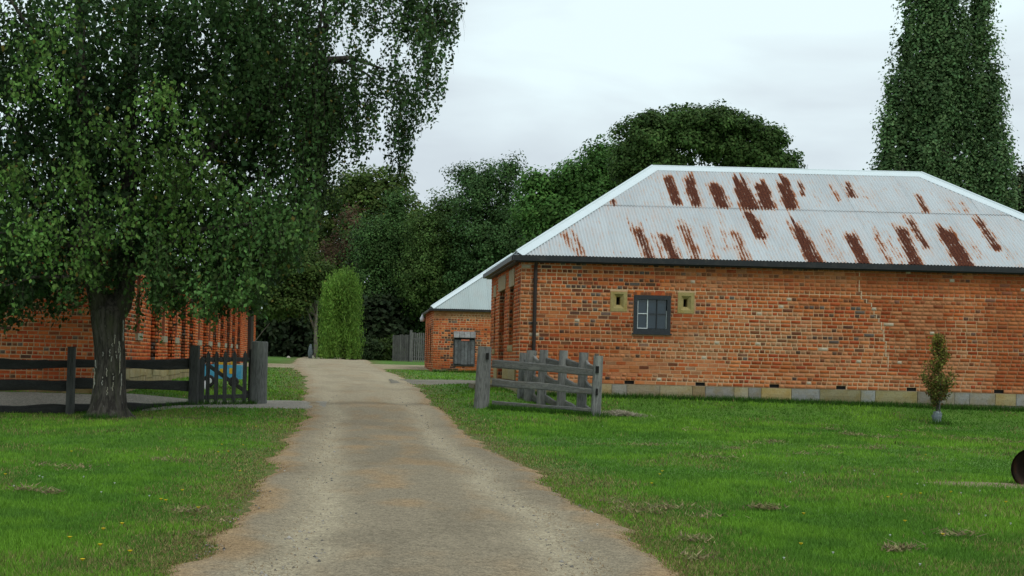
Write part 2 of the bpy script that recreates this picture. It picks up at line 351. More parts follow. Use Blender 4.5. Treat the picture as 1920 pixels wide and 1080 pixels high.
# loose stones lying on the drive
def scatter_pebbles(n):
    Y = 8+26*R.random(n*2)**2.2; l, r = drive_edges(Y); X = l+(r-l)*R.random(len(Y)); 
    s = R.lognormal(-4.75, .45, len(Y)); s = np.clip(s, .005, .03); Z = gz(X, Y)+.012
    X, Y, Z, s = X[:n], Y[:n], Z[:n], s[:n]
    o = np.array([(1,0,0),(0,1,0),(-1,0,0),(0,-1,0),(0,0,.8),(0,0,-.4)]); f = np.array([(0,1,4),(1,2,4),(2,3,4),(3,0,4),(1,0,5),(2,1,5),(3,2,5),(0,3,5)])
    V = o[None]*s[:, None, None]*(.7+.6*R.random((n, 6, 1))); a = R.random(n)*6.28; ca, sa = np.cos(a)[:, None], np.sin(a)[:, None]
    V = np.stack([V[..., 0]*ca-V[..., 1]*sa, V[..., 0]*sa+V[..., 1]*ca, V[..., 2]], -1)+np.stack([X, Y, Z], -1)[:, None]
    Fa = (f[None]+6*np.arange(n)[:, None, None]).reshape(-1, 3)
    g = .10+.30*R.random(n)**1.5; c = np.stack([g, g*.93, g*.82], -1); c = np.repeat(c, 6, 0)
    tag(link('loose_gravel', np_mesh('loose_gravel', V.reshape(-1, 3), Fa, M['mortar'], cols=c)), 'loose small stones strewn over the gravel drive', 'gravel', kind='stuff')
scatter_pebbles(5000)

# ------------------------------------------------------------------ brickwork
BRICKS = [(.52,.145,.045),(.49,.125,.040),(.45,.100,.036),(.56,.18,.060),(.40,.082,.033),(.54,.20,.075),(.50,.13,.045)]
DARK = [(.13,.075,.05),(.15,.125,.11),(.22,.075,.038),(.25,.10,.05),(.11,.065,.05),(.20,.075,.04),(.24,.09,.045)]
def brick_face(wall, O, U, L, z0, rows, pitch=.0865, holes=(), dark=.2, n_parts=0, focus=(0,0), seed=1, zone=None, name='brick', joint=.016, proud=.007, tone=1.0, mort=(.62,.43,.26), dull=(.43,.165,.065), usecol=None, edges=True):
    """bricks along U from O, outward normal = U x z rotated; returns nothing, adds children to `wall`"""
    rg = np.random.default_rng(seed); O = np.array(O, float); U = np.array(U, float); Nn = np.array([U[1], -U[0], 0.0])
    recs = []
    for r in range(rows):
        zb = z0+r*pitch; ztop = zb+pitch
        k = vn(r*.7, seed*3.1, 4)
        kind = 'H' if (r % 2 == 1 and rg.random() < .85) else ('F' if rg.random() < .25 else 'S')
        u = -.12*(r % 2)-.06*rg.random(); j = 0; f = rg.random()
        while u < L:
            if kind == 'H': wd = .118
            elif kind == 'F': wd = .118 if (j % 2) else .236
            else: wd = .236 if rg.random() > .05 else .118
            wd *= 1+.06*(rg.random()-.5)
            a, b = max(u, 0), min(u+wd, L); u += wd; j += 1
            if b-a < .035: continue
            segs = [(a, b)]
            for (h0, h1, k0, k1) in holes:
                if ztop-joint*.5 > k0+.005 and zb+joint*.5 < k1-.005:
                    ns = []
                    for s0, s1 in segs:
                        if s1 <= h0 or s0 >= h1: ns.append((s0, s1)); continue
                        if s0 < h0: ns.append((s0, h0))
                        if s1 > h1: ns.append((h1, s1))
                    segs = ns
            for s0, s1 in segs:
                if s1-s0 < .04: continue
                hd = (s1-s0) < .15
                zn = zone((s0+s1)/2, zb) if zone else 0
                p = dark*(1.8 if hd else .55)*(.15+3.0*float(vn(s0*.55, zb*1.7, seed+5))**2)
                if zn > .5: p *= .8
                if rg.random() < p: c = np.array(DARK[rg.integers(len(DARK))])
                else: c = np.array(BRICKS[rg.integers(len(BRICKS))])
                c = c*(.86+.28*rg.random())*tone
                if zone: c = c*(1-.62*zn)+np.array([.37,.095,.036])*(.75+.4*float(fbm(s0*1.5, zb*4, 3)))*.62*zn
                if usecol is not None: c = usecol(c, (s0+s1)/2, zb, rg)
                recs.append((s0, s1, zb, c))
    def geo(rec):
        s0, s1, zb, c = rec; j = joint/2; ch = .004
        a0, a1, b0, b1 = s0+j, s1-j, zb+j, zb+pitch-j
        pr = proud*(.6+.9*rg.random()); J = lambda: .0025*(rg.random()-.5)
        V = []
        for (uu, zz) in ((a0,b0),(a1,b0),(a1,b1),(a0,b1)): V.append(O+U*(uu+J())+np.array([0,0,zz-O[2]+J()])-Nn*.006)
        for (uu, zz) in ((a0+ch,b0+ch),(a1-ch,b0+ch),(a1-ch,b1-ch),(a0+ch,b1-ch)): V.append(O+U*(uu+J())+np.array([0,0,zz-O[2]+J()])+Nn*pr)
        return V
    FQ = [(4,5,6,7),(0,1,5,4),(1,2,6,5),(2,3,7,6),(3,0,4,7)]
    order = list(range(len(recs)))
    if n_parts:
        order.sort(key=lambda i: (recs[i][1]-recs[i][0] < .2, (recs[i][0]-focus[0])**2*.6+(recs[i][2]-focus[1])**2))
    parts, rest = order[:n_parts], order[n_parts:]
    for i in parts:
        mb = MB(); mb.add(geo(recs[i]), FQ, recs[i][3]); mb.build(name, M['brick'], wall)
    if rest:
        V = np.array([geo(recs[i]) for i in rest]); n = len(rest)
        Fa = (np.array(FQ)[None]+8*np.arange(n)[:, None, None]).reshape(-1, 4)
        C = np.repeat(np.array([recs[i][3] for i in rest]), 8, 0)
        o = link('brickwork', np_mesh('brickwork', V.reshape(-1, 3), Fa, M['brick'], cols=C), wall); o['kind'] = 'stuff'
    # mortar bed behind
    us = set(np.round(np.arange(0, L, .12), 4)) | {L}; zs = {round(z0+r*pitch, 4) for r in range(rows+1)}
    for (h0, h1, k0, k1) in holes:
        for h in (h0, h1):
            if 0 < h < L: us.add(round(h, 4))
        for k_ in (k0, k1):
            if z0 < k_ < z0+rows*pitch: zs.add(round(k_, 4))
    us = np.array(sorted(us)); zs = np.array(sorted(zs)); UU, ZZ = np.meshgrid(us, zs)
    V = O[None, None]+UU[..., None]*U; V[..., 2] = ZZ
    vis = np.clip((fbm(UU*.45, ZZ*.9, seed+9)-.30)*3.0+.25*(1-ZZ/1.5).clip(-.6, 1), .12, 1)
    vis = np.clip(vis + .3*(vn(UU*3, ZZ*9, seed+2)-.5), .08, 1)
    if zone is not None:
        zv = np.vectorize(zone)(UU, ZZ); vis = vis*(1-zv)+ .12*zv*vis*2
        for (ul, bright) in getattr(zone, 'lines', []):
            m_ = np.abs(ZZ-ul) < pitch*.5; vis[m_] = np.maximum(vis[m_], bright)
    C = np.array(mort)*vis[..., None]+np.array(dull)*(1-vis[..., None])
    if zone is not None: C = C*(1-.28*zv[..., None])
    ny, nx = UU.shape; i = np.arange(nx*ny).reshape(ny, nx)
    uc = (us[:-1]+us[1:])/2; zc = (zs[:-1]+zs[1:])/2; ok = np.ones((ny-1, nx-1), bool)
    for (h0, h1, k0, k1) in holes: ok &= ~((uc[None] > h0) & (uc[None] < h1) & (zc[:, None] > k0) & (zc[:, None] < k1))
    Fa = np.stack([i[:-1,:-1], i[:-1,1:], i[1:,1:], i[1:,:-1]], -1)[ok]
    mo = link('mortar_bed', np_mesh('mortar_bed', V.reshape(-1, 3), Fa, M['mortar'], cols=C.reshape(-1, 3)), wall)
    return Nn

def stones(wall, O, U, runs, joint=.012, proud=.02, depth=.15, seed=3, name='foundation_stone'):
    """runs: (u0,u1,z0,z1,colour)"""
    rg = np.random.default_rng(seed); O = np.array(O, float); U = np.array(U, float); Nn = np.array([U[1], -U[0], 0.0])
    for (u0, u1, z0, z1, c) in runs:
        n, m = 5, 3; mb = MB(); V = []
        pr = proud*(.7+.6*rg.random())
        for jz in range(m):
            for iu in range(n):
                a = u0+joint/2+(u1-u0-joint)*iu/(n-1); b = z0+joint/2+(z1-z0-joint)*jz/(m-1)
                edge = iu in (0, n-1) or jz in (0, m-1)
                V.append(O+U*a+np.array([0,0,b-O[2]])+Nn*(pr+(.0 if edge else .010*rg.random()+.004)))
        for (a, b) in ((u0+joint/2, z0+joint/2), (u1-joint/2, z0+joint/2), (u1-joint/2, z1-joint/2), (u0+joint/2, z1-joint/2)):
            V.append(O+U*a+np.array([0,0,b-O[2]])-Nn*depth*.2)
        Fa = [(j*n+i, j*n+i+1, (j+1)*n+i+1, (j+1)*n+i) for j in range(m-1) for i in range(n-1)]
        k = n*m; Fa += [tuple([k, k+1]+list(range(n-1, -1, -1))), (k+1, k+2, n*m-1, 2*n-1, n-1), tuple([k+2, k+3]+list(range(n*(m-1), n*m))), (k+3, k, 0, n, 2*n)]
        mb.add(V, Fa, np.array(c)*(.9+.2*rg.random())); mb.build(name, M['sand'], wall)

def corr_sheets(roof, O, U, up, L, S, cosp, m, hipL=True, hipR=True, rows=1, sheet=.762, wave=.0762, nseg=6, rust=None, umax=None, coarse=1, seed=2, cuts=None):
    """corrugated sheets on one roof slope: U along the eave, up = unit vector up the slope"""
    O = np.array(O, float); U = np.array(U, float); up = np.array(up, float); Nn = np.cross(U, up); rg = np.random.default_rng(seed)
    smax = lambda u: np.minimum(S, np.minimum(u/cosp if hipL else S+0*u, (L-u)/cosp if hipR else S+0*u))
    cuts = cuts or [0, S]; ns = int(math.ceil(L/sheet))
    for r in range(len(cuts)-1):
        for k in range(ns):
            a, b = k*sheet, min(L, (k+1)*sheet)+.0
            us = np.arange(a, b+1e-6, wave/nseg); 
            if len(us) < 3: continue
            s0, s1 = cuts[r]-(.06 if r else 0), cuts[r+1]
            sm = np.minimum(smax(us), s1)
            if sm.max() < s0+.03: continue
            nv = max(3, int((s1-s0)/.05/coarse)); v = np.linspace(0, 1, nv)
            Sx = s0+np.maximum(sm-s0, 0)[None]*v[:, None]; Ux = np.repeat(us[None], nv, 0)
            ph = np.cos(2*math.pi*Ux/wave)
            wob = .006*(vn(Ux*1.2, Sx*1.0, seed+k+r*50)-.5)
            H = .0115*ph + (.012 if r else 0)+ .002*(k % 2) + wob
            V = O+Ux[..., None]*U+Sx[..., None]*up+H[..., None]*Nn
            ru = rust(Ux, Sx) if rust is not None else np.zeros_like(Ux)
            C = np.stack([ru, ph*.5+.5, 0*ru], -1)
            i = np.arange(V.shape[0]*V.shape[1]).reshape(V.shape[:2])
            Fa = np.stack([i[:-1,:-1], i[:-1,1:], i[1:,1:], i[1:,:-1]], -1)
            wok = (sm[:-1] > s0+.005) | (sm[1:] > s0+.005); Fa = Fa[:, wok].reshape(-1, 4)
            link('roof_sheet', np_mesh('roof_sheet', V.reshape(-1, 3), Fa, m, cols=C.reshape(-1, 3), uv=np.stack([Ux+.37*k, Sx+r*9], -1).reshape(-1, 2), smooth=True), roof)
def capping(name, parent, p0, p1, sideA, sideB, wdt, m, roll=.022, lift=.07):
    """folded metal cap from p0 to p1, its wings running down sideA and sideB"""
    p0, p1, sa, sb = map(lambda q: np.array(q, float), (p0, p1, sideA, sideB)); mb = MB(); upv = np.array([0,0,1.])
    n = 9; V = []
    for p in (p0, p1):
        V += [p+sa*wdt+upv*lift*.6, p+sa*.05+upv*lift, p+upv*(lift+roll), p+sb*.05+upv*lift, p+sb*wdt+upv*lift*.6]
        V += [p+sa*wdt+upv*(lift*.6-.014), p+sb*wdt+upv*(lift*.6-.014)]
    mb.add(V, [(0,1,8,7),(1,2,9,8),(2,3,10,9),(3,4,11,10),(5,0,7,12),(4,6,13,11)])
    mb.tube([p0+upv*(lift+.004), p1+upv*(lift+.004)], roll, 10)
    return mb.build(name, m, parent, smooth=False)

# ================= main building (right) =================
bx0, by0 = 3.70, 33.30                       # near left corner of the brickwork
BL, BW = 14.15, 7.32                         # front length, depth
zb0 = -.435; pit = .0865; rows = 33
bld = empty('brick_building', (bx0, by0, -.7), 'long single storey red brick building under a rust streaked corrugated hip roof', 'building')
def local(o, root):                          # meshes are written in world coordinates: keep them there
    o.matrix_parent_inverse = Matrix.Translation(-root.location)
wall = link('wall', None, bld) if False else None
mb = MB()
# inner shell of the wall: back and far sides, ceiling
x1, y1 = bx0+BL, by0+BW
mb.add([(bx0,y1,-1.0),(x1,y1,-1.0),(x1,by0,-1.0),(x1,by0,2.42),(x1,y1,2.42),(bx0,y1,2.42)], [(1,0,5,4),(2,1,4,3)], (.35,.13,.06))
mb.add([(bx0+.02,by0+.02,2.41),(x1,by0+.02,2.41),(x1,y1,2.41),(bx0+.02,y1,2.41)], [(0,3,2,1)], (.1,.08,.06))
mb.add([(bx0+.01,by0+.01,-1.0),(x1,by0+.01,-1.0),(x1,by0+.01,zb0),(bx0+.01,by0+.01,zb0)], [(0,1,2,3)], (.3,.26,.18))
mb.add([(bx0+.01,y1,-1.0),(bx0+.01,by0+.01,-1.0),(bx0+.01,by0+.01,zb0),(bx0+.01,y1,zb0)], [(0,1,2,3)], (.3,.26,.18))
wall = mb.build('wall', M['mortar'], bld)
WIN = (6.292-bx0, 7.135-bx0, .745, 1.607)
S1 = (5.754-bx0, 6.135-bx0, 1.225, 1.675); S2 = (7.295-bx0, 7.67-bx0, 1.217, 1.695)
vents = []
for px, py in ((1180,714),(1313,717),(1452,720),(1577,722),(1709,725),(1873,731)):
    q = P(px, py, by0); vents.append((q[0]-bx0-.11, q[0]-bx0+.11, zb0+.002, zb0+pit-.004))
crack = [(P(x, y, by0)[0]-bx0, P(x, y, by0)[2]) for x, y in ((1612,505),(1613,550),(1630,565),(1650,600),(1660,640),(1667,690),(1700,700),(1720,722))]
cz = [c[1] for c in crack][::-1]; cx = [c[0] for c in crack][::-1]
def zone_main(u, z):                          # 1 where the old joints are washed over with red
    c0 = np.interp(z, cz, cx); a = float(np.clip((u-c0)/.15, 0, 1))
    b = float(np.exp(-((u-10.2)/.45)**2))*.8
    n = float(fbm(u*.7, z*1.3, 91))
    left = float(np.clip((fbm(u*.55, z*1.1, 57)-.52)*6, 0, 1))*.75
    far = float(np.clip((u-11.3)/1.0, 0, 1))
    return float(np.clip(max(a*(1-b)*(.55+.9*n)*(1-.45*far), left), 0, 1))
zone_main.lines = [(round(zb0+pit*round((1.768-zb0)/pit), 4), .95), (round(zb0+pit*round((.494-zb0)/pit), 4), .9)]
def wash(c, u, z, rg):                        # old orange limewash tint and patchy noise weathering, paler bricks lower down
    n = float(fbm(u*.9, z*2.2, 33)); c = c*(.60+.62*n)
    k = float(np.clip((fbm(u*.5, z*1.6, 14)-.48)*4, 0, .5)); c = c*(1-k)+np.array([.50,.19,.075])*k
    pk = float(np.clip((fbm(u*.8+3, z*1.5, 71)-.48+.16*(1-z/1.0))*4, 0, 1))
    if rg.random() < .75*pk: c = c*.5+np.array([.56,.28,.14])*.5
    if rg.random() < .012: c = np.array([.5,.42,.32])
    return c
FR_N = brick_face(wall, (bx0, by0, 0), (1,0,0), BL, zb0, rows, pit, holes=[WIN, S1, S2]+vents, dark=.17, n_parts=300, focus=(WIN[0], 1.0), seed=5, zone=zone_main, usecol=wash)
# the stepped crack repaired with pale mortar
mb = MB()
pts = []; zc_ = 2.25
for i in range(26):
    u = np.interp(zc_, cz, cx); u = round(u/.059)*.059; pts.append((u, zc_)); zc_ -= pit
for (ua, za), (ub, zb_) in zip(pts[:-1], pts[1:]):
    if R.random() < .12: continue
    mb.box((bx0+ua-.009, by0-.0135, zb_+.004), (bx0+ua+.009, by0-.002, za-.006), (.62,.47,.32))
    lo, hi = sorted((ua, ub))
    if hi-lo > .02: mb.box((bx0+lo-.010, by0-.013, zb_-.006), (bx0+hi+.010, by0-.002, zb_+.0035), (.62,.47,.32))
mb.build('crack_repair', M['mortar'], bld)['kind'] = 'stuff'
# plinth stones
pl = [1115,1147,1175,1237,1298,1322,1376,1403,1427,1484,1537,1614,1641,1720,1766,1790,1818,1866,1905,1945,1990,2060,2110,2180]
SC = [(.34,.27,.15),(.28,.26,.22),(.30,.25,.17),(.36,.30,.18),(.27,.20,.11),(.26,.245,.215),(.33,.29,.20),(.25,.24,.22),(.36,.28,.13),(.25,.25,.235),(.26,.23,.13),(.27,.28,.27),(.26,.23,.12),(.22,.20,.16),(.25,.24,.2),(.28,.28,.26),(.30,.28,.23),(.36,.29,.15),(.28,.27,.25),(.33,.27,.16),(.27,.25,.2),(.3,.27,.18),(.33,.28,.18)]
ue = [P(x, 730, by0)[0]-bx0 for x in pl]
runs = [(0,.42,-.70,zb0-.004,(.36,.29,.16)),(.42,1.0,-.70,zb0-.004,(.33,.27,.17)),(1.0,1.36,-.70,zb0-.004,(.3,.27,.2)),(1.36,ue[0],-.70,zb0-.004,(.34,.28,.17))]
for i in range(len(ue)-1):
    if ue[i] < BL: runs.append((ue[i], min(ue[i+1], BL), -.715, zb0-.004, SC[i % len(SC)]))
stones(wall, (bx0, by0, 0), (1,0,0), runs)
runs2 = []; u = 4.2
while u < BL:
    wd = .7+.9*R.random(); runs2.append((u, min(BL, u+wd), -.95, -.718, (.17,.15,.12) if R.random() < .5 else (.24,.20,.14))); u += wd
stones(wall, (bx0, by0, 0), (1,0,0), runs2, proud=.035, seed=9, name='footing_stone')
# window
win = empty('window', (0,0,0)); win.parent = bld
wx0, wx1, wz0, wz1 = WIN[0]+bx0, WIN[1]+bx0, WIN[2], WIN[3]
mb = MB(); yf = by0-.022
mb.box((wx0,yf,wz0),(wx0+.085,by0+.09,wz1)); mb.box((wx1-.085,yf,wz0),(wx1,by0+.09,wz1))
mb.box((wx0+.085,yf+.002,wz1-.095),(wx1-.085,by0+.09,wz1)); mb.box((wx0+.085,yf+.002,wz0),(wx1-.085,by0+.09,wz0+.10))
mb.box((wx0-.03,yf-.03,wz0-.035),(wx1+.03,by0+.02,wz0-.001))
mb.build('frame', M['dark_timber'], win)
ix0, ix1, iz0, iz1 = wx0+.085, wx1-.085, wz0+.10, wz1-.095; tw = (ix1-ix0)/3; hz = (iz0+iz1)/2+.01
for i in range(3):
    for (a, b) in ((iz0, hz), (hz, iz1)):
        mb = MB(); mb.box((ix0+tw*i+.008, by0+.045, a+.008), (ix0+tw*(i+1)-.008, by0+.050, b-.008)); mb.build('pane', M['glass'], win)
mb = MB()
WB = [(ix0+tw*i-.001, .012, iz0, ix0+tw*i+.017, .042, iz1) for i in (0, 1)]+[(ix0+.017, .014, hz-.009, ix0+tw-.001, .041, hz+.009), (ix0+.017, .014, iz0, ix0+tw-.001, .041, iz0+.018), (ix1-.012, .012, iz0, ix1, .042, iz1-.25)]
DB = [(ix0+2*tw-.010, .012, iz0, ix0+2*tw+.010, .042, iz1), (ix0+tw+.017, .014, hz-.007, ix0+2*tw-.010, .041, hz+.007), (ix0+2*tw+.010, .014, hz-.007, ix1-.012, .041, hz+.007)]
for bars, m_ in ((WB, 'white_paint'), (DB, 'dark_timber')):
    for (a, b, c, d2, e2, f2) in bars: mb = MB(); mb.box((a, by0+b, c), (d2, by0+e2, f2)); mb.build('glazing_bar', M[m_], win)
mb = MB(); mb.box((ix0, by0+.052, iz1-.13), (ix1, by0+.06, iz1)); mb.build('blind', M['tie'], win)
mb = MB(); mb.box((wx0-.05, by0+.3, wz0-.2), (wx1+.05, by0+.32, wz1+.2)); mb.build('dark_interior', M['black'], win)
# soldier arch bricks over the window
for i in range(11):
    c = BRICKS[R.integers(len(BRICKS))] if R.random() > .5 else DARK[R.integers(len(DARK))]
    a = wx0-.02+i*.081; mb = MB(); mb.box((a+.006, by0-.012, wz1+.008), (a+.075, by0-.003, wz1+.072), c); mb.build('arch_brick', M['brick'], wall)
# stone loopholes
for (a, b, c, d2), (sx, sz) in ((S1, (1160, 564)), (S2, (1286, 568))):
    q = P(sx, sz, by0); X0, X1 = bx0+a, bx0+b; sx0, sx1, sz0, sz1 = q[0]-.045, q[0]+.045, q[2]-.09, q[2]+.09
    sl = empty('stone_loophole', (0,0,0)); sl.parent = bld
    mb = MB(); yo, yi = by0-.014, by0+.02; s = .07; col = (.36,.285,.12)
    outer = [(X0,c),(X1,c),(X1,d2),(X0,d2)]; mid = [(sx0-s,sz0-s*1.1),(sx1+s,sz0-s*1.1),(sx1+s,sz1+s),(sx0-s,sz1+s)]; inn = [(sx0,sz0),(sx1,sz0),(sx1,sz1),(sx0,sz1)]
    V = [(x, yo, z) for x, z in outer]+[(x, yo-.002, z) for x, z in mid]+[(x, by0+.05, z) for x, z in inn]+[(x, by0+.25, z) for x, z in inn]+[(x, by0+.03, z) for x, z in outer]
    Fa = [(i, (i+1)%4, (i+1)%4+4, i+4) for i in range(4)]+[(i+4, (i+1)%4+4, (i+1)%4+8, i+8) for i in range(4)]+[(i+8, (i+1)%4+8, (i+1)%4+12, i+12) for i in range(4)]+[((i+1)%4, i, i+16, (i+1)%4+16) for i in range(4)]
    mb.add(V, Fa, col); mb.build('stone_block', M['sand'], sl)
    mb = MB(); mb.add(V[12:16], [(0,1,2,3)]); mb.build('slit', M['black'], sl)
for (a, b, c, d2) in vents:
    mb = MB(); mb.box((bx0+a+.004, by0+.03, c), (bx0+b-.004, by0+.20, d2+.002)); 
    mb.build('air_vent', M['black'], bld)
# side wall facing the drive (normal -X): U runs from the far corner to the near one
def Ys(px): return by0*(bx0*F/by0)/(px-PX+5)*1.0 if False else bx0*F/(px-PX)
def su(Y): return (by0+BW)-Y                 # along U from the far corner
def zat(px, py, Y): return P(px, py, Y)[2]
slR = (su(35.75), su(34.75), -.0+.42, 1.83); dr = (su(38.3), su(36.9), -.95, 1.84); slL = (su(39.75), su(39.3), .35, 1.75)
sideholes = [slR, dr, slL]
brick_face(wall, (bx0, by0+BW, 0), (0,-1,0), BW, zb0, rows, pit, holes=sideholes+[(su(36.9), su(33.9), zb0-.1, -.02)], dark=.12, seed=8, tone=1.08, mort=(.60,.46,.30))
mb = MB()
for (a, b, c, d2) in sideholes:
    Ya, Yb = by0+BW-a, by0+BW-b                # far, near
    x = bx0; w2 = .22
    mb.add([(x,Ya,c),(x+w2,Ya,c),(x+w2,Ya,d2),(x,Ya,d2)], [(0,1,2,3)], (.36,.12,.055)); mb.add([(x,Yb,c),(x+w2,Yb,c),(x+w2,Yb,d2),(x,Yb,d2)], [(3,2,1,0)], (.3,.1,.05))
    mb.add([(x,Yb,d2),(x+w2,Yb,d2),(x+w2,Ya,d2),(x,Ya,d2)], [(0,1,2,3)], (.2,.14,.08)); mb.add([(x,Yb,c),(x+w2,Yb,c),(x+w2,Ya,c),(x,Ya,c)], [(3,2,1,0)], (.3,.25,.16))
mb.build('window_reveal', M['brick'], bld)['kind'] = 'stuff'
for (a, b, c, d2) in sideholes:
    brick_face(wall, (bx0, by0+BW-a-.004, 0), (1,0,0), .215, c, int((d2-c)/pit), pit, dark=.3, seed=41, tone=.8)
mb = MB()
for (a, b, c, d2) in sideholes:
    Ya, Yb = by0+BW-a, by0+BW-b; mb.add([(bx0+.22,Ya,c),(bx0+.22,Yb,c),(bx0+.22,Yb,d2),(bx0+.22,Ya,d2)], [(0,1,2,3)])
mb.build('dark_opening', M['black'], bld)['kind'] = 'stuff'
runs = [(dr[0]-.25, dr[1]+.25, 1.84, 2.22, (.34,.28,.18)), (slR[0]-.1, slR[1]+.12, 1.83, 2.25, (.34,.29,.2)), (slL[0]-.15, slL[1]+.15, 1.75, 2.08, (.34,.28,.18)),
        (slR[0]-.08, slR[1]+.08, .26, .42, (.36,.29,.15)), (slL[0]-.1, slL[1]+.1, .2, .35, (.36,.29,.15)),
        (su(36.85), su(35.4), -.42, -.03, (.40,.32,.15)), (su(35.4), su(33.95), -.42, -.03, (.38,.31,.17)), (su(39.2), su(38.35), -.5, -.03, (.38,.31,.16)),
        (su(36.85), su(33.35), -.72, -.43, (.34,.28,.17)), (0.02, su(38.35), -.75, -.51, (.34,.28,.17))]
stones(wall, (bx0, by0+BW, 0), (0,-1,0), runs, proud=.025, seed=12, name='dressed_stone')
# roof
pitch = math.atan2(4.955-2.50, 3.66); cp, sp_ = math.cos(pitch), math.sin(pitch)
ov = .14; ex0, ey0 = bx0-ov, by0-ov; EL = BL+2*ov; HW = 3.66+ov; ez = 2.50-ov*math.tan(pitch)*.5; Sl = HW/cp
ridge_z = ez+HW*math.tan(pitch)
roof = link('roof', None, bld) if False else None
mb = MB(); mb.add([(ex0,ey0,ez-.03),(ex0+EL,ey0,ez-.03),(ex0+EL-HW,ey0+HW,ridge_z-.03),(ex0+HW,ey0+HW,ridge_z-.03),(ex0,ey0+2*HW,ez-.03),(ex0+EL,ey0+2*HW,ez-.03)],
   [(0,1,2,3),(1,5,2),(5,4,3,2),(4,0,3)], (.1,.1,.1)); roof = mb.build('roof', M['black'], bld)
def rp_(px, py):                               # where a view direction meets the front slope: (u along eave, s up slope)
    lo, hi = 30., 45.
    for _ in range(50):
        m_ = (lo+hi)/2; q = P(px, py, m_)
        if q[2] > ez+(m_-ey0)*math.tan(pitch): lo = m_
        else: hi = m_
    q = P(px, py, lo); return q[0]-ex0, (lo-ey0)/cp
# rust patches: (top x, top y, bottom x, bottom y, width px, strength) as they lie on the slope
RU = [(1252,333,1270,385,22,1.05),(1290,332,1306,388,28,.95),(1338,342,1356,390,30,1.05),(1384,338,1408,392,34,1.2),(1400,392,1428,448,24,1.05),(1425,342,1440,392,30,1.1),
      (1464,335,1484,392,28,1.1),(1497,338,1506,368,12,.85),(1556,348,1574,378,16,.62),(1586,342,1600,372,22,.85),(1722,368,1736,400,16,.8),(1800,378,1815,402,14,.55),(1775,368,1790,400,26,.42),
      (1146,372,1152,386,12,.85),(1050,430,1086,476,22,.62),(1070,428,1094,476,14,.66),(1186,412,1218,480,26,.82),(1244,440,1264,480,26,.92),(1278,416,1304,478,28,.74),(1322,420,1338,478,22,.5),(1374,428,1396,482,24,.70),
      (1488,415,1524,490,26,1.05),(1500,440,1530,488,34,.85),(1590,432,1618,490,26,1.0),(1636,430,1668,494,22,.66),(1688,430,1716,494,28,.98),(1698,402,1738,466,18,.82),(1768,428,1808,494,34,1.12),(1832,408,1870,470,22,.85),
      (1540,424,1572,486,30,.46),(1420,410,1440,470,26,.42),(1225,440,1240,478,14,.6),(1755,430,1785,480,16,.6),(1812,440,1840,488,22,.45),(1660,440,1690,490,20,.5),(1350,395,1362,470,16,.45),(1610,350,1640,390,22,.35),(1515,352,1540,388,22,.35),(1860,440,1900,490,30,.35)]
RUW = [(*rp_(a, b), *rp_(c, d_), wd/74.0/2, st) for a, b, c, d_, wd, st in RU]
def rust_f(U_, S_):
    r = .12+.16*fbm(U_*.8, S_*.35, 77)
    for (u0, s0, u1, s1, hw, st) in RUW:       # s0 is the upper end
        t = np.clip((S_-s1)/(s0-s1+1e-6), -.5, 1.5); uc = u1+(u0-u1)*np.clip(t, 0, 1)
        jit = .7+.6*vn(np.floor(U_/.0762)*1.37, 0*S_+u0*9, 3)       # every corrugation has its own length
        top = sstep(1.05*jit+.25, .75*jit, t); bot = sstep(-.12, .05, t) if s1 > .25 else 1.0
        g_ = sstep(1.75, .2, np.abs(U_-uc)/hw+.5*(fbm(U_*9, S_*2.2, 88)-.5))*top*bot*st
        r = np.maximum(r, g_)
    return np.clip(r, 0, 1)
lap = rp_(1320, 388)[1]
corr_sheets(roof, (ex0, ey0-.02, ez), (1,0,0), (0,cp,sp_), EL, Sl, cp, M['corr_rust'], cuts=[0, lap, Sl], rust=rust_f)
corr_sheets(roof, (ex0, ey0+2*HW, ez), (0,-1,0), (cp,0,sp_), 2*HW, Sl, cp, M['corr_white'], cuts=[0, Sl], nseg=4, coarse=6)
corr_sheets(roof, (ex0+EL, ey0, ez), (0,1,0), (-cp,0,sp_), 2*HW, Sl, cp, M['corr_white'], cuts=[0, Sl], nseg=4, coarse=6)
corr_sheets(roof, (ex0+EL, ey0+2*HW, ez), (-1,0,0), (0,-cp,sp_), EL, Sl, cp, M['corr_white'], cuts=[0, Sl], nseg=4, coarse=8)
A = (ex0+HW, ey0+HW, ridge_z); B = (ex0+EL-HW, ey0+HW, ridge_z); dn_f = (0,-cp,-sp_); dn_b = (0,cp,-sp_)
capping('ridge_cap', roof, A, B, dn_f, dn_b, .16, M['cap'])
h = lambda sx, sy: (np.array([sx, sy, 0.]))*.7071
def hipside(along, down):                       # unit vector in the slope plane, perpendicular to the hip
    a = np.array(along, float); a /= np.linalg.norm(a); dd = np.array(down, float); q = dd-a*dd.dot(a); return q/np.linalg.norm(q)
for (c0, top, fa, fb) in (((ex0,ey0,ez), A, dn_f, (-cp,0,-sp_)), ((ex0+EL,ey0,ez), B, dn_f, (cp,0,-sp_)), ((ex0,ey0+2*HW,ez), A, dn_b, (-cp,0,-sp_)), ((ex0+EL,ey0+2*HW,ez), B, dn_b, (cp,0,-sp_))):
    al = np.array(top)-np.array(c0); capping('hip_cap', roof, c0, top, hipside(al, fa), hipside(al, fb), .19, M['cap'], roll=.03)
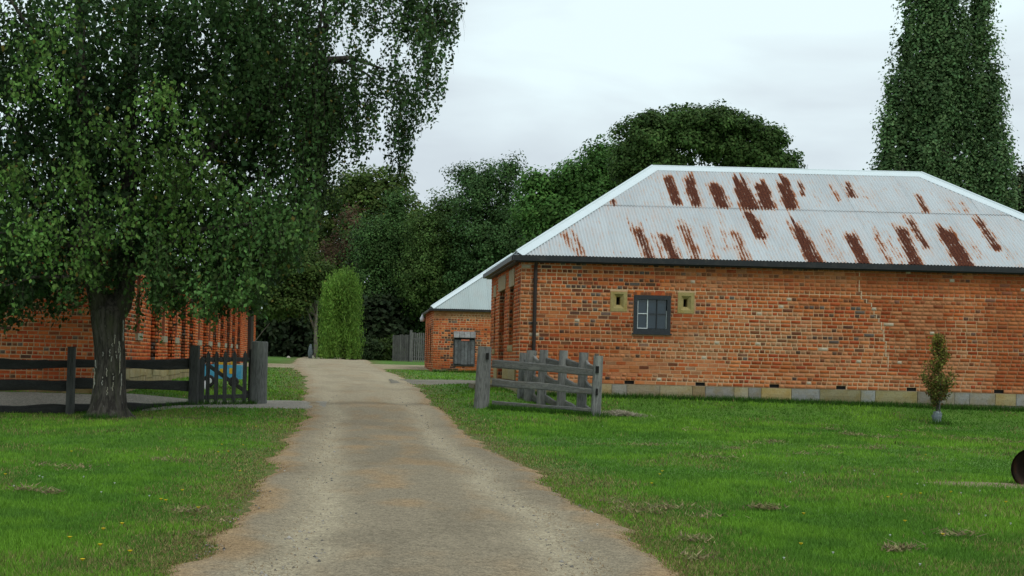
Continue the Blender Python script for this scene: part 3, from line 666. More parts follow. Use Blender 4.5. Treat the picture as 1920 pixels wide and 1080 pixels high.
# gutters and soffit
mb = MB(); gy = ey0-.06
mb.box((ex0-.08, gy-.04, ez-.135), (ex0+EL+.08, gy+.07, ez-.012)); mb.box((ex0-.02, gy+.07, ez-.16), (ex0+EL+.02, by0-.001, ez-.03)); mb.build('gutter', M['gutter'], bld)
mb = MB(); mb.box((ex0-.10, gy+.07, ez-.125), (ex0-.001, ey0+2*HW+.05, ez-.012)); mb.box((ex0, ey0+.02, ez-.15), (bx0-.012, ey0+2*HW, ez-.035)); mb.build('gutter', M['gutter'], bld)
mb = MB(); px_ = 4.02
mb.tube([(px_, gy+.02, ez-.1), (px_, by0-.10, ez-.24), (px_, by0-.07, ez-.34), (px_, by0-.07, -.62)], .042, 10)
for z in (1.9, .9, 0.0): mb.box((px_-.06, by0-.075, z), (px_+.06, by0-.001, z+.03))
mb.build('downpipe', M['brown_metal'], bld, smooth=False)

# ================= small building behind =================
sx0, sy0 = 2.95, 57.0; SLn, SW = 10.5, 6.7
sb = empty('brick_outbuilding', (sx0, sy0, -.5), 'small orange brick outbuilding with plain grey hip roof and a shuttered window', 'building')
mb = MB(); X1, Y1 = sx0+SLn, sy0+SW
mb.add([(sx0,Y1,-.7),(X1,Y1,-.7),(X1,sy0,-.7),(X1,sy0,2.0),(X1,Y1,2.0),(sx0,Y1,2.0)], [(1,0,5,4),(2,1,4,3)], (.35,.13,.06))
mb.add([(sx0+.01,sy0+.01,-.8),(X1,sy0+.01,-.8),(X1,sy0+.01,-.45),(sx0+.01,sy0+.01,-.45)], [(0,1,2,3)], (.25,.1,.06))
swall = mb.build('wall', M['mortar'], sb)
def zone_s(u, z): return float(np.clip((fbm(u*.9, z*1.2, 19)-.45)*4, 0, 1))
def wash_s(c, u, z, rg):
    if z > 1.6: return c*.4+np.array([.42,.27,.14])*.6*(.8+.4*rg.random())
    if abs(u-.75) < .35 and z < 1.2 and rg.random() < .4: return np.array([.09,.05,.04])
    return c*1.05
brick_face(swall, (sx0, sy0, 0), (1,0,0), SLn, -.47, 28, .0885, dark=.16, n_parts=300, focus=(.9, .8), seed=21, zone=zone_s, usecol=wash_s)
brick_face(swall, (sx0, sy0+SW, 0), (0,-1,0), SW, -.47, 28, .0885, dark=.12, seed=22, tone=1.05, holes=[(1.0,1.5,-.1,1.4),(2.6,3.1,-.1,1.4),(4.4,5.0,-.1,1.4)])
mb = MB()
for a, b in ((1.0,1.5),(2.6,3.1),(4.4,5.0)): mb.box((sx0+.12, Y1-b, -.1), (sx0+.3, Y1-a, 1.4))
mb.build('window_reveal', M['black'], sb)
stones(swall, (sx0, sy0, 0), (1,0,0), [(0,.55,-.58,-.34,(.30,.24,.17)), (-.0,.3,-.75,-.585,(.25,.2,.15))], proud=.04, seed=5)
# hip roof
p2 = math.atan2(.69, 1); c2, s2 = math.cos(p2), math.sin(p2); ov2 = .12; e0, f0 = sx0-ov2, sy0-ov2; H2 = SW/2+ov2; z2 = 2.03; L2 = SLn+2*ov2; S2l = H2/c2; rz2 = z2+H2*math.tan(p2)
mb = MB(); mb.add([(e0,f0,z2-.03),(e0+L2,f0,z2-.03),(e0+L2-H2,f0+H2,rz2-.03),(e0+H2,f0+H2,rz2-.03),(e0,f0+2*H2,z2-.03),(e0+L2,f0+2*H2,z2-.03)], [(0,1,2,3),(1,5,2),(5,4,3,2),(4,0,3)], (.1,.1,.1)); sroof = mb.build('roof', M['black'], sb)
corr_sheets(sroof, (e0,f0,z2), (1,0,0), (0,c2,s2), L2, S2l, c2, M['corr_grey'], cuts=[0, S2l], nseg=4, coarse=3)
corr_sheets(sroof, (e0,f0+2*H2,z2), (0,-1,0), (c2,0,s2), 2*H2, S2l, c2, M['corr_grey'], cuts=[0, S2l], nseg=4, coarse=8)
A2 = (e0+H2, f0+H2, rz2); B2 = (e0+L2-H2, f0+H2, rz2)
capping('ridge_cap', sroof, A2, B2, (0,-c2,-s2), (0,c2,-s2), .15, M['cap'])
al = np.array(A2)-np.array((e0,f0,z2)); capping('hip_cap', sroof, (e0,f0,z2), A2, hipside(al, (0,-c2,-s2)), hipside(al, (-c2,0,-s2)), .13, M['cap'], roll=.03)
mb = MB(); mb.box((e0-.05, f0-.07, z2-.09), (e0+L2, f0+.02, z2-.01)); mb.box((e0-.07, f0+.02, z2-.09), (e0+.01, f0+2*H2, z2-.01)); mb.build('gutter', M['gutter'], sb)
# shutter
q0, q1 = P(853, 621, sy0), P(888, 684, sy0); shx0, shx1, shz1, shz0 = q0[0], q1[0], q0[2], q1[2]
sh = empty('shutter', (0,0,0)); sh.parent = sb
n = 6; bw = (shx1-shx0)/n
for i in range(n):
    g_ = .11+.07*R.random(); mb = MB(); mb.box((shx0+bw*i+.006, sy0-.09-.01*R.random(), shz0+.02*R.random()), (shx0+bw*(i+1)-.006, sy0-.05, shz1-.33), (g_, g_*1.05, g_*1.1)); mb.build('board', M['grey_wood'], sh)
for i in range(4):
    g_ = .26+.08*R.random(); b4 = (shx1-shx0+.1)/4; mb = MB(); a = shx0-.05+b4*i
    mb.add([(a+.006, sy0-.20, shz1-.22), (a+b4-.006, sy0-.20, shz1-.22), (a+b4-.006, sy0-.02, shz1), (a+.006, sy0-.02, shz1), (a+.006, sy0-.20, shz1-.25), (a+b4-.006, sy0-.20, shz1-.25), (a+b4-.006, sy0-.02, shz1-.03), (a+.006, sy0-.02, shz1-.03)],
           [(0,1,2,3),(4,7,6,5),(0,4,5,1),(1,5,6,2),(3,7,4,0),(2,6,7,3)], (g_, g_, g_*.98)); mb.build('hood_board', M['grey_wood'], sh)
mb = MB(); mb.box((shx0-.04, sy0-.048, shz0-.05), (shx0, sy0, shz1-.22), (.1,.1,.1)); mb.box((shx1, sy0-.048, shz0-.05), (shx1+.04, sy0, shz1-.22), (.1,.1,.1)); mb.box((shx0, sy0-.045, shz0-.06), (shx1, sy0, shz0-.002), (.1,.1,.1)); mb.box((shx0, sy0-.02, shz0), (shx1, sy0-.001, shz1-.05), (.03,.03,.03)); mb.build('frame', M['grey_wood'], sh)
mb = MB(); mb.box((shx0+.25, sy0-.115, shz1-.37), (shx1-.2, sy0-.095, shz1-.31), (1.0,.30,.2)); mb.build('red_strip', M['grey_wood'], sh)
# white flood lamp under the eave corner
lp = empty('outdoor_lamp', P(792, 597, 62.5), 'small white outdoor lamp hanging at the far eave corner of the outbuilding', 'lamp')
mb = MB(); c = P(792, 597, 62.5); mb.tube([c+(0,0,.16), c+(0,0,.1), c+(0,0,0), c+(0,0,-.13)], [.03,.05,.11,.08], 10); mb.build('lamp_shade', M['white'], lp, smooth=True)
mb = MB(); mb.tube([c+(0,0,.15), c+(.2,.0,.25)], .015, 6); mb.build('bracket', M['rubber'], lp)

# ================= left building =================
lx, ly, LW, LD = -5.05, 31.4, 9.0, 40.4; lz0 = -.80; lr = 37
lb = empty('brick_barn', (lx, ly, -.9), 'long red brick building behind the birch with slit windows along the drive', 'building')
mb = MB(); xw = lx-LW
mb.add([(xw,ly,-1.2),(xw,ly+LD,-1.2),(lx,ly+LD,-1.2),(lx,ly+LD,2.4),(xw,ly+LD,2.4),(xw,ly,2.4)], [(1,0,5,4),(2,1,4,3)], (.35,.13,.06))
mb.add([(xw,ly+.01,-1.2),(lx-.01,ly+.01,-1.2),(lx-.01,ly+.01,lz0),(xw,ly+.01,lz0)], [(0,1,2,3)], (.3,.24,.15))
lwall = mb.build('wall', M['mortar'], lb)
def wash_l(c, u, z, rg): return c*np.array([1.15,1.0,.9])
def zone_l(u, z): return float(np.clip((fbm(u*.8, z*1.2, 29)-.62)*4, 0, .6))
brick_face(lwall, (xw, ly, 0), (1,0,0), LW, lz0+.10, lr-1, .0865, dark=.12, n_parts=300, focus=(LW-1.4, .2), seed=31, usecol=wash_l, zone=zone_l)
# rubble plinth of front
rg = np.random.default_rng(4); runs = []; u = 0
while u < LW:
    wd = .3+.5*rg.random(); runs.append((u, min(LW, u+wd), -1.05+.05*rg.random(), lz0+.09-.05*rg.random(), (.26+.1*rg.random(), .2+.05*rg.random(), .11))); u += wd
stones(lwall, (xw, ly, 0), (1,0,0), runs, proud=.05, seed=14)
# side wall: bays with projecting piers and slit windows
slits = []; piers = []
def side_Y(px): return -lx*F/(PX-px)
for px in (257, 305, 328, 346, 372, 392, 407, 420, 431, 441): Yc = side_Y(px); slits.append((Yc-.28, Yc+.28))
for pa in (284, 316, 341, 356, 382, 400, 414, 426, 436, 446): Yc = side_Y(pa-2); piers.append((Yc, Yc+.55))
slits = [s for s in slits if all(s[1] < p[0]-.1 or s[0] > p[1]+.1 for p in piers)]
hol = [(a-ly, b-ly, .45, 2.0) for a, b in slits]
stone_b = [(0, LD, lz0+.05, -.34)]
brick_face(lwall, (lx, ly, 0), (0,1,0), LD, -.345, lr-5, .0865, dark=.14, holes=hol, seed=33, usecol=wash_l)
rg = np.random.default_rng(6); runs = []; u = 0.0
while u < 24:
    wd = .45+.7*rg.random(); k = rg.random(); c = (.36+.05*k,.29+.04*k,.15+.04*k)
    zs_ = -.62+.1*rg.random(); runs += [(u, u+wd, zs_, -.35, c), (u, u+wd*.5, -1.0, zs_, tuple(.85*q for q in c)), (u+wd*.5, u+wd, -1.0, zs_, tuple(.75*q for q in c))]; u += wd
stones(lwall, (lx, ly, 0), (0,1,0), runs, proud=.02, seed=15)
mb = MB(); mb.box((lx-.05, ly+24, -1.0), (lx+.02, ly+LD, -.35), (.33,.27,.15)); mb.build('plinth', M['sand'], lwall)
for (a, b) in piers:
    pr = MB(); pr.box((lx, a, -.34), (lx+.115, b, 2.35), (.32,.13,.07)); po = pr.build('pier', M['mortar'], lb)
    brick_face(po, (lx, a, 0), (1,0,0), .117, -.34, 31, .0865, dark=.5, seed=int(a*7), name='brick', tone=.85)
    brick_face(po, (lx+.115, a, 0), (0,1,0), b-a, -.34, 31, .0865, dark=.12, seed=int(a*9), usecol=wash_l)
for (a, b) in slits:
    wn = empty('slit_window', (0,0,0)); wn.parent = lb
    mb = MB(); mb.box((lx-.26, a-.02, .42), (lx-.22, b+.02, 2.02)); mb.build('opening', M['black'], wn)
    mb = MB(); mb.add([(lx,b,.45),(lx-.22,b,.45),(lx-.22,b,2.0),(lx,b,2.0)], [(3,2,1,0)], (.28,.09,.05)); mb.add([(lx,a,.45),(lx-.22,a,.45),(lx-.22,a,2.0),(lx,a,2.0)], [(0,1,2,3)], (.28,.09,.05)); mb.build('reveal', M['brick'], wn)
    mb = MB(); mb.box((lx-.1, a-.1, .29), (lx+.07, b+.1, .45), (.36,.34,.26)); mb.build('sill', M['sand'], wn)
# roof
p3 = math.radians(34); c3, s3 = math.cos(p3), math.sin(p3); o3 = .22; e3, f3 = xw-o3, ly-o3; H3 = LW/2+o3; z3 = 2.42; L3 = LD+2*o3; rz3 = z3+H3*math.tan(p3); S3 = H3/c3; xr = lx+o3
mb = MB(); mb.add([(e3,f3,z3-.03),(xr,f3,z3-.03),(xr,f3+L3,z3-.03),(e3,f3+L3,z3-.03),(e3+H3,f3+H3,rz3-.03),(e3+H3,f3+L3-H3,rz3-.03)], [(0,1,4),(1,2,5,4),(2,3,5),(3,0,4,5)], (.1,.1,.1)); lroof = mb.build('roof', M['black'], lb)
corr_sheets(lroof, (e3,f3,z3), (1,0,0), (0,c3,s3), 2*H3, S3, c3, M['corr_white'], cuts=[0, S3], nseg=4, coarse=4)
corr_sheets(lroof, (xr,f3,z3), (0,1,0), (-c3,0,s3), L3, S3, c3, M['corr_white'], cuts=[0, S3], nseg=4, coarse=8)
A3 = (e3+H3, f3+H3, rz3); al = np.array(A3)-np.array((xr,f3,z3)); capping('hip_cap', lroof, (xr,f3,z3), A3, hipside(al, (0,-c3,-s3)), hipside(al, (c3,0,-s3)), .19, M['cap'], roll=.03)
capping('ridge_cap', lroof, A3, (e3+H3, f3+L3-H3, rz3), (c3,0,-s3), (-c3,0,-s3), .16, M['cap'])
mb = MB(); mb.box((e3, f3-.08, z3-.11), (xr+.08, f3+.02, z3-.01)); mb.box((xr-.01, f3+.02, z3-.11), (xr+.09, f3+L3, z3-.01)); mb.build('gutter', M['cap'], lb)
mb = MB(); yy = side_Y(463); mb.box((lx+.02, yy, -.7), (lx+.16, yy+1.6, 2.1), (1,1,1)); mb.build('door', M['brown_metal'], lb)

# ------------------------------------------------------------------ fences
def timber(p0, p1, w, h, seg=10, wob=.02, taper=None, mat_=None, parent=None, name='rail', tone=1.0, sag=0):
    """rough sawn or split length of timber; w across, h high (for uprights: w, h are the two sides)"""
    p0 = np.array(p0, float); p1 = np.array(p1, float); t = (p1-p0); Ln = np.linalg.norm(t); t /= Ln
    up = np.array([0,0,1.]) if abs(t[2]) < .7 else np.array([0,1.,0]); a = np.cross(t, up); a /= np.linalg.norm(a); b = np.cross(a, t)
    V = []; ph = R.random()*50
    oct_ = [(-1,-.7),(-.7,-1),(.7,-1),(1,-.7),(1,.7),(.7,1),(-.7,1),(-1,.7)]
    for i in range(seg+1):
        s = i/seg; c = p0+(p1-p0)*s; c = c+b*(-sag*4*s*(1-s)); k = taper[0]+(taper[1]-taper[0])*s if taper else 1
        hh = h/2*k*(1+wob*8*(float(vn(s*4+ph, 1, 3))-.5)); ww = w/2*k*(1+wob*4*(float(vn(s*5+ph, 7, 3))-.5)); c = c+b*wob*(float(vn(s*3+ph, 11, 3))-.5)*1.2
        for (x, y) in oct_: V.append(c+a*x*ww+b*y*hh*(1 if y < 0 else (1+wob*2*(R.random()-.5))))
    Fa = [(i*8+k, i*8+(k+1)%8, (i+1)*8+(k+1)%8, (i+1)*8+k) for i in range(seg) for k in range(8)]+[tuple(range(7, -1, -1)), tuple(range(seg*8, seg*8+8))]
    mb = MB(); g_ = tone*(.9+.2*R.random()); mb.add(V, Fa, (g_, g_, g_)); o = mb.build(name, mat_ or M['rail'], parent); return o
DARKT = .42
lf = empty('post_and_rail_fence', (-5.7, 29.0, -1.2), 'dark weathered split rail fence running behind the birch trunk', 'fence')
def gpt(X, Y, dz=0): return np.array([X, Y, float(gz(X, Y))+dz])
pA, pB, pC = P(134, 650, 29.0), P(365, 648, 30.3), P(-130, 655, 27.9)
for (pt, w_, Yy) in ((pA, .155, 29.0), (pB, .205, 30.3), (pC, .16, 27.9)):
    timber((pt[0], Yy, float(gz(pt[0], Yy))-.25), (pt[0]+.01, Yy, pt[2]), w_, .15, 8, .012, (1.05, .97), M['post'], lf, 'post', DARKT*1.15)
def rail3(xa, ya, Ya, xb, yb, Yb, h_, nm='rail', par=lf, tone=DARKT*.6, wob=.06, mt=None, dz=.12, sag=0):
    a, b = P(xa, ya, Ya), P(xb, yb, Yb); a[1] += dz; b[1] += dz; return timber(a, b, .07, h_, 14, wob, None, mt or M['rail'], par, nm, tone, sag)
for (y0, y1, y2, hh) in ((681, 683, 681, .19), (725, 722, 722, .215), (769, 766, 759, .17)):
    rail3(-130, y0, 27.9, 132, y1, 29.0, hh); rail3(134, y1-2, 29.0, 366, y2, 30.3, hh*.95)
# gate
gt = empty('picket_gate', P(375, 760, 30.45), 'small dark picket gate beside the thick grey post', 'gate')
def wp(o, root): o.matrix_parent_inverse = Matrix.Translation(-Vector(root.location))
def Yg(px): return 30.45+(px-375)/(470-375)*.5
for i, px in enumerate((379, 391, 407, 423, 440, 460)):
    Yy = Yg(px); top = P(px, 657 if i else 668, Yy); bot = P(px+1, 756, Yy); hw = .042 if i else .06
    mb = MB(); X = top[0]; zb_, zt = bot[2], top[2]; lean = .012*(R.random()-.5)
    V = []
    for y_ in (Yy-.012, Yy+.012): V += [(X-hw, y_, zb_), (X+hw, y_, zb_), (X+hw+lean, y_, zt-.09), (X+lean, y_, zt), (X-hw+lean, y_, zt-.09)]
    mb.add(V, [(0,1,2,3,4),(9,8,7,6,5),(1,0,5,6),(2,1,6,7),(3,2,7,8),(4,3,8,9),(0,4,9,5)], (DARKT*(1+.25*R.random()),)*3); mb.build('picket', M['post'], gt)
for (ya, yb_, hh) in ((674, 674, .09), (745, 742, .085)):
    a, b = P(376, ya, Yg(376)), P(468, yb_, Yg(468)); a[1] += .05; b[1] += .05; timber(a, b, .04, hh, 6, .01, None, M['rail'], gt, 'gate_rail', DARKT*.9)
a, b = P(386, 682, Yg(386)), P(466, 738, Yg(466)); a[1] += .045; b[1] += .045; timber(a, b, .03, .08, 6, .01, None, M['rail'], gt, 'brace', DARKT*.85)
mb = MB(); q = P(389, 655, 30.6); mb.tube([q+np.array([.09*math.cos(t), 0, .08*math.sin(t)]) for t in np.linspace(-.3, 3.6, 10)], .012, 6); mb.build('latch_loop', M['iron'], gt)
# thick gate post
gp = empty('gate_post', gpt(*P(487, 760, 31.0)[:2]), 'thick round weathered grey post at the left edge of the drive', 'post')
q = P(486, 640, 31.0); X, Yy = q[0], 31.0; zb_ = float(gz(X, Yy))-.2
mb = MB(); L_ = [(0, .195), (.3, .192), (.7, .185), (1.0, .18), (1.25, .175), (q[2]-zb_-.02, .172), (q[2]-zb_, .155)]
mb.tube([(X+.01*z, Yy, zb_+z) for z, r in L_], [r for z, r in L_], 18, (.92,.95,.95), jit=.06); mb.build('shaft', M['post'], gp)
q2 = P(469, 655, 31.05); timber((q2[0], 31.12, zb_), (q2[0], 31.12, q2[2]), .06, .06, 5, .01, None, M['post'], gp, 'hanging_stile', DARKT*.6)

# right fence
rf = empty('split_rail_fence', (2.79, 31.7, -1.0), 'low silver grey split rail fence pen on the lawn before the brick building', 'fence')
WT = 1.12
P1x = P(909, 650, 31.2); F_ = P(1122, 667, 29.9)
timber((P1x[0]-.05, 31.2, float(gz(P1x[0], 31.2))-.25), (P1x[0], 31.2, P1x[2]), .30, .24, 10, .012, (1.06,.93), M['post'], rf, 'post', WT)
timber((F_[0]-.03, 29.9, float(gz(F_[0], 29.9))-.25), (F_[0], 29.9, F_[2]), .185, .15, 8, .012, (1.05,.98), M['post'], rf, 'post', WT*1.05)
for (ya, yb_, ha, xb) in ((681, 698, .17, 1113), (716, 734, .155, 1112), (755, 770, .085, 1112)):
    a, b = P(924, ya, 31.2), P(xb, yb_, 29.9); a[1] -= .0; timber(a, b, .07, ha, 16, .022, (1.05, .85), M['rail'], rf, 'rail', WT*.92)
for (x, y, Yy, a_, b_) in ((914,668,31.06,.03,.07),(1120,693,29.815,.03,.07),(1119,735,29.815,.02,.07)):
    a = P(x, y, Yy); mb = MB(); mb.box((a[0]-a_, a[1]-.02, a[2]-b_), (a[0]+a_, a[1]+.02, a[2]+b_)); mb.build('mortise', M['black'], rf)
back = [(1095, 661, 30.5, .19), (1057, 657, 31.1, .175), (1020, 656, 31.7, .185), (997, 657, 32.2, .22), (981, 661, 32.6, .15)]
prev = (F_[0], 29.9)
bp = []
for (x, y, Yy, w_) in back:
    t_ = P(x, y, Yy); z0_ = float(gz(t_[0], Yy)); timber((t_[0]-.04, Yy, z0_-.2), (t_[0], Yy, t_[2]), w_, .15, 7, .014, (1.05,.95), M['post'], rf, 'post', WT*(.85+.25*R.random())); bp.append((t_[0], Yy, z0_, t_[2]))
seq = [(F_[0], 29.9, float(gz(F_[0], 29.9)), F_[2])]+bp
for (a, b) in zip(seq[:-1], seq[1:]):
    for fr, hh in ((.80, .15), (.46, .15), (.10, .13)):
        za, zb_ = a[2]+(a[3]-a[2])*fr-.05, b[2]+(b[3]-b[2])*fr+.04
        timber((a[0]-.05, a[1]+.1, za+.03*(R.random()-.5)), (b[0]+.03, b[1]+.02, zb_+.03*(R.random()-.5)), .07, hh, 5, .03, None, M['rail'], rf, 'rail', WT*(.8+.5*R.random()), sag=.03)
# paling fence far behind
pf = empty('picket_fence', P(765, 677, 80.0), 'grey paling fence beyond the outbuilding', 'fence')
tones = []
for px in list(np.arange(738, 770, 3.3))+list(np.arange(774.5, 812, 3.9)):
    open_ = px > 772; t_, b_ = P(px, 624 if open_ else 628, 80.0), P(px, 678, 80.0); hw = .035 if open_ else .043
    mb = MB(); g_ = (.85+.3*R.random())*(1.0 if open_ else .55); mb.box((t_[0]-hw, 79.98, b_[2]-.1), (t_[0]+hw, 80.0, t_[2]+.05*(R.random()-.5)), (g_,)*3); mb.build('picket', M['post'], pf)
mb = MB()
for y in (634, 668): a, b = P(736, y, 80.05), P(812, y+1, 80.05); mb.box((a[0], 80.02, a[2]-.04), (b[0], 80.06, a[2]+.04), (.8,.8,.8))
mb.build('rail', M['rail'], pf)
a = P(771, 619, 79.95); mb = MB(); mb.box((a[0]-.07, 79.88, -.3), (a[0]+.07, 79.97, a[2]), (.9,.9,.9)); mb.build('post', M['post'], pf)

# ------------------------------------------------------------------ foliage
def leaves_mesh(name, C, size, cols, mat_, parent, droop=0.0, aspect=.62, normals=None, rng=R, kind=None, droop_dir=None):
    n = len(C); size = np.broadcast_to(np.asarray(size, float), (n,))
    a = rng.normal(size=(n, 3)); a[:, 2] -= droop*1.8
    if normals is not None:
        nn_ = normals/(np.linalg.norm(normals, axis=1)[:, None]+1e-9)+rng.normal(size=(n, 3))*.38; nn_ /= np.linalg.norm(nn_, axis=1)[:, None]
        a -= nn_*(a*nn_).sum(1)[:, None]
    a /= np.linalg.norm(a, axis=1)[:, None]
    r = rng.normal(size=(n, 3)) if normals is None else nn_
    b = np.cross(a, r); b /= (np.linalg.norm(b, axis=1)[:, None]+1e-9)
    L = size[:, None]; W = L*aspect
    V = np.stack([C-a*L*.5, C+b*W*.5-a*L*.08, C+a*L*.5, C-b*W*.5-a*L*.08], 1)
    Fa = np.arange(4*n).reshape(n, 4)
    return link(name, np_mesh(name, V.reshape(-1, 3), Fa, mat_, cols=np.repeat(cols, 4, 0)), parent)

def leaf_colours(n, base, rng, var=.35, clump=None, yellow=.0):
    c = np.array(base)[None]*(1+var*(rng.random((n, 1))-.5)*2)
    c[:, 0] *= 1+.3*(rng.random(n)-.5); 
    if clump is not None: c = c*clump[:, None]
    if yellow:
        k = rng.random(n) < yellow; c[k] = np.array([.16,.13,.03])*(.7+.6*rng.random((k.sum(), 1)))
    return np.clip(c, .002, .8)

def crown(parent, lobes, n, size, base, seed, clumps=260, cr=.45, flat=.7, var=.3, yellow=0., inner=.25, droop=0., aspect=.7, back=.3, shell=(.72, 1.10)):
    """lobes (k,6): centre and radii in metres"""
    rg = np.random.default_rng(seed); Lb = np.array(lobes, float)
    area = (Lb[:, 3]*Lb[:, 4]+Lb[:, 3]*Lb[:, 5]+Lb[:, 4]*Lb[:, 5]); pr = area/area.sum()
    k = rg.choice(len(Lb), clumps, p=pr); dd = rg.normal(size=(clumps*3, 3)); dd /= np.linalg.norm(dd, axis=1)[:, None]
    keep = (dd[:, 1] < .25) | (rg.random(len(dd)) < back); dd = dd[keep][:clumps]
    while len(dd) < clumps: dd = np.concatenate([dd, dd])[:clumps]
    rad = shell[0]+(shell[1]-shell[0])*rg.random(clumps)**.6
    cc = Lb[k, :3]+dd*Lb[k, 3:]*rad[:, None]
    # drop clumps buried deep inside another lobe
    inside = np.zeros(clumps, bool)
    for L_ in Lb: inside |= (((cc-L_[:3])/L_[3:])**2).sum(1) < .38
    bright = .6+.8*rg.random(clumps); csz = cr*(.55+.9*rg.random(clumps)); wt = csz**2*np.where(inside, .25, 1); wt /= wt.sum()
    n1 = int(n*(1-inner)); q = rg.choice(clumps, n1, p=wt)
    off = rg.normal(size=(n1, 3)); off /= np.linalg.norm(off, axis=1)[:, None]; off *= (rg.random(n1)**.45)[:, None]
    C = cc[q]+off*csz[q][:, None]*np.array([1, 1, flat]); nrm = off*.9+dd[q]*.35+np.array([0, 0, .5])
    col = leaf_colours(n1, base, rg, var, bright[q], yellow)
    s1 = size*(.65+.7*rg.random(n1))
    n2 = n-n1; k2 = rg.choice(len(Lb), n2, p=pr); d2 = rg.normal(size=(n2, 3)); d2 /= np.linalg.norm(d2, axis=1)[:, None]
    C2 = Lb[k2, :3]+d2*Lb[k2, 3:]*(.35+.45*rg.random(n2))[:, None]; col2 = leaf_colours(n2, np.array(base)*.8, rg, .25)  # inner leaves coloured darker: shade in the crown's gaps put into the colour
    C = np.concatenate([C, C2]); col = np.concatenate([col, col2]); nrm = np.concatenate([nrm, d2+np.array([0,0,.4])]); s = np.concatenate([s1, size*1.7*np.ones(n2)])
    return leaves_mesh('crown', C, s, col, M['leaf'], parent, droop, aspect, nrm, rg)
def px_lobes(lst, Y, depth=1.0):
    out = []
    for (x, y, rx, ry) in lst:
        dy = (R.random()-.5)*.3*rx*Y/F; c = P(x, y, Y+dy*2); out.append([*c, rx*Y/F, rx*Y/F*depth, ry*Y/F])
    return out
def trunk(parent, pts, rad, m, n=10, name='trunk', jit=.05):
    mb = MB(); mb.tube(pts, rad, n, jit=jit); return mb.build(name, m, parent, smooth=True)
def tree(name, label, cat, Y, lobes, n, size, base, seed, base_px=None, tr=.25, bark='bark', limbs=4, group=None, depth=1.0, **kw):
    Lb = px_lobes(lobes, Y, depth); cxm = np.mean([l[0] for l in Lb]) if base_px is None else P(base_px, 600, Y)[0]
    g0 = float(gz(cxm, Y)) if Y < 140 else 0
    root = empty(name, (cxm, Y, g0), label, cat, group)
    top = max(l[2] for l in Lb)
    mb = MB(); mb.tube([(cxm, Y, g0-.3), (cxm+.05, Y, g0+.3), (cxm, Y, g0+(top-g0)*.35), (cxm+.1, Y+.1, g0+(top-g0)*.7)], [tr*1.3, tr, tr*.75, tr*.35], 8, jit=.08)
    rg = np.random.default_rng(seed)
    for i in range(limbs):
        l = Lb[rg.integers(len(Lb))]; s_ = g0+(top-g0)*(.25+.3*rg.random()); mid = np.array([(cxm+l[0])/2, (Y+l[1])/2, (s_+l[2])/2+.3])
        mb.tube([(cxm, Y, s_), mid, l[:3]], [tr*.45, tr*.3, tr*.12], 6)
    mb.build('trunk', M[bark], root, smooth=True)
    crown(root, Lb, n, size, base, seed, **kw); return root

# background trees
tree('gum_tree', 'olive green gum tree with rounded top behind the weeping shrub', 'tree', 112, [(640,375,48,45),(690,355,50,38),(735,352,38,32),(615,430,40,60),(680,420,60,50),(740,410,50,50),(640,500,60,60),(560,470,70,70),(500,430,60,60)], 30000, .25, (.085,.135,.030), 101, clumps=380, cr=.8, tr=.5, yellow=.02)
tree('dying_tree', 'thin reddish brown half dead tree in front of the gum', 'tree', 100, [(655,440,32,38),(640,480,40,40),(665,410,22,22)], 2200, .17, (.10,.062,.036), 102, clumps=60, cr=.6, tr=.2, bark='bark_pale', limbs=9, inner=.05)
tree('feathery_tree', 'tall dark feathery tree behind the grey paling fence', 'tree', 94, [(700,470,42,60),(735,440,40,50),(760,500,50,70),(710,560,46,70),(765,590,50,70),(745,390,24,30),(800,610,60,60)], 36000, .145, (.066,.130,.036), 103, clumps=520, cr=.65, tr=.3)
tree('feathery_tree', 'broad dark feathery tree left of the outbuilding roof, reaching above the fence', 'tree', 92, [(830,450,55,60),(800,520,55,70),(850,540,60,70),(835,400,36,36),(880,600,60,50),(790,440,30,36)], 36000, .145, (.080,.140,.034), 104, clumps=520, cr=.65, tr=.3)
tree('feathery_tree', 'tallest dark green feathery tree with wispy top between drive and big roof', 'tree', 90, [(915,345,42,36),(885,385,50,50),(945,400,55,60),(920,460,70,70),(900,520,70,70),(985,460,60,70),(955,320,26,24),(875,330,26,24),(1000,520,60,60),(960,540,60,60)], 48000, .145, (.068,.135,.042), 105, clumps=760, cr=.62, tr=.4)
tree('oak_tree', 'leafy mid green oak left of the hip of the big roof', 'tree', 76, [(1040,365,42,38),(1085,340,42,36),(1130,305,38,34),(1160,330,40,36),(1010,340,26,20),(1060,420,55,50),(1120,390,60,50),(1030,470,50,60),(1000,390,36,40)], 36000, .18, (.075,.165,.036), 106, clumps=420, cr=.6, tr=.35, base_px=1090)
tree('oak_tree', 'big dome shaped dark oak rising behind the ridge of the rusty roof', 'tree', 64, [(1205,262,46,40),(1255,236,46,30),(1320,232,52,28),(1385,245,48,32),(1430,275,42,36),(1462,308,30,24),(1290,262,50,24),(1350,275,46,26),(1400,300,40,26),(1190,310,42,34),(1240,300,46,30)], 52000, .14, (.066,.122,.030), 107, clumps=420, cr=.46, tr=.45, base_px=1310, inner=.15, limbs=14)
pop = []
for (xc, hw, ytop) in ((1675,34,150),(1705,36,20),(1738,38,-120),(1768,34,-130),(1804,24,30),(1838,34,-60),(1862,34,140),(1660,26,240),(1880,22,250),(1760,60,300)):
    for y in range(int(ytop), 430, 46): 
        k = .45+.55*min(1, (y-ytop)/160+.1); pop.append((xc+6*(R.random()-.5), y+20, hw*k, 52))
tree('poplar_tree', 'tall dense poplar standing behind the right end of the big roof', 'tree', 66, pop, 84000, .145, (.100,.175,.066), 108, clumps=1100, cr=.46, tr=.5, base_px=1765, flat=2.0, limbs=10, bark='bark_pale', shell=(.6,1.02))
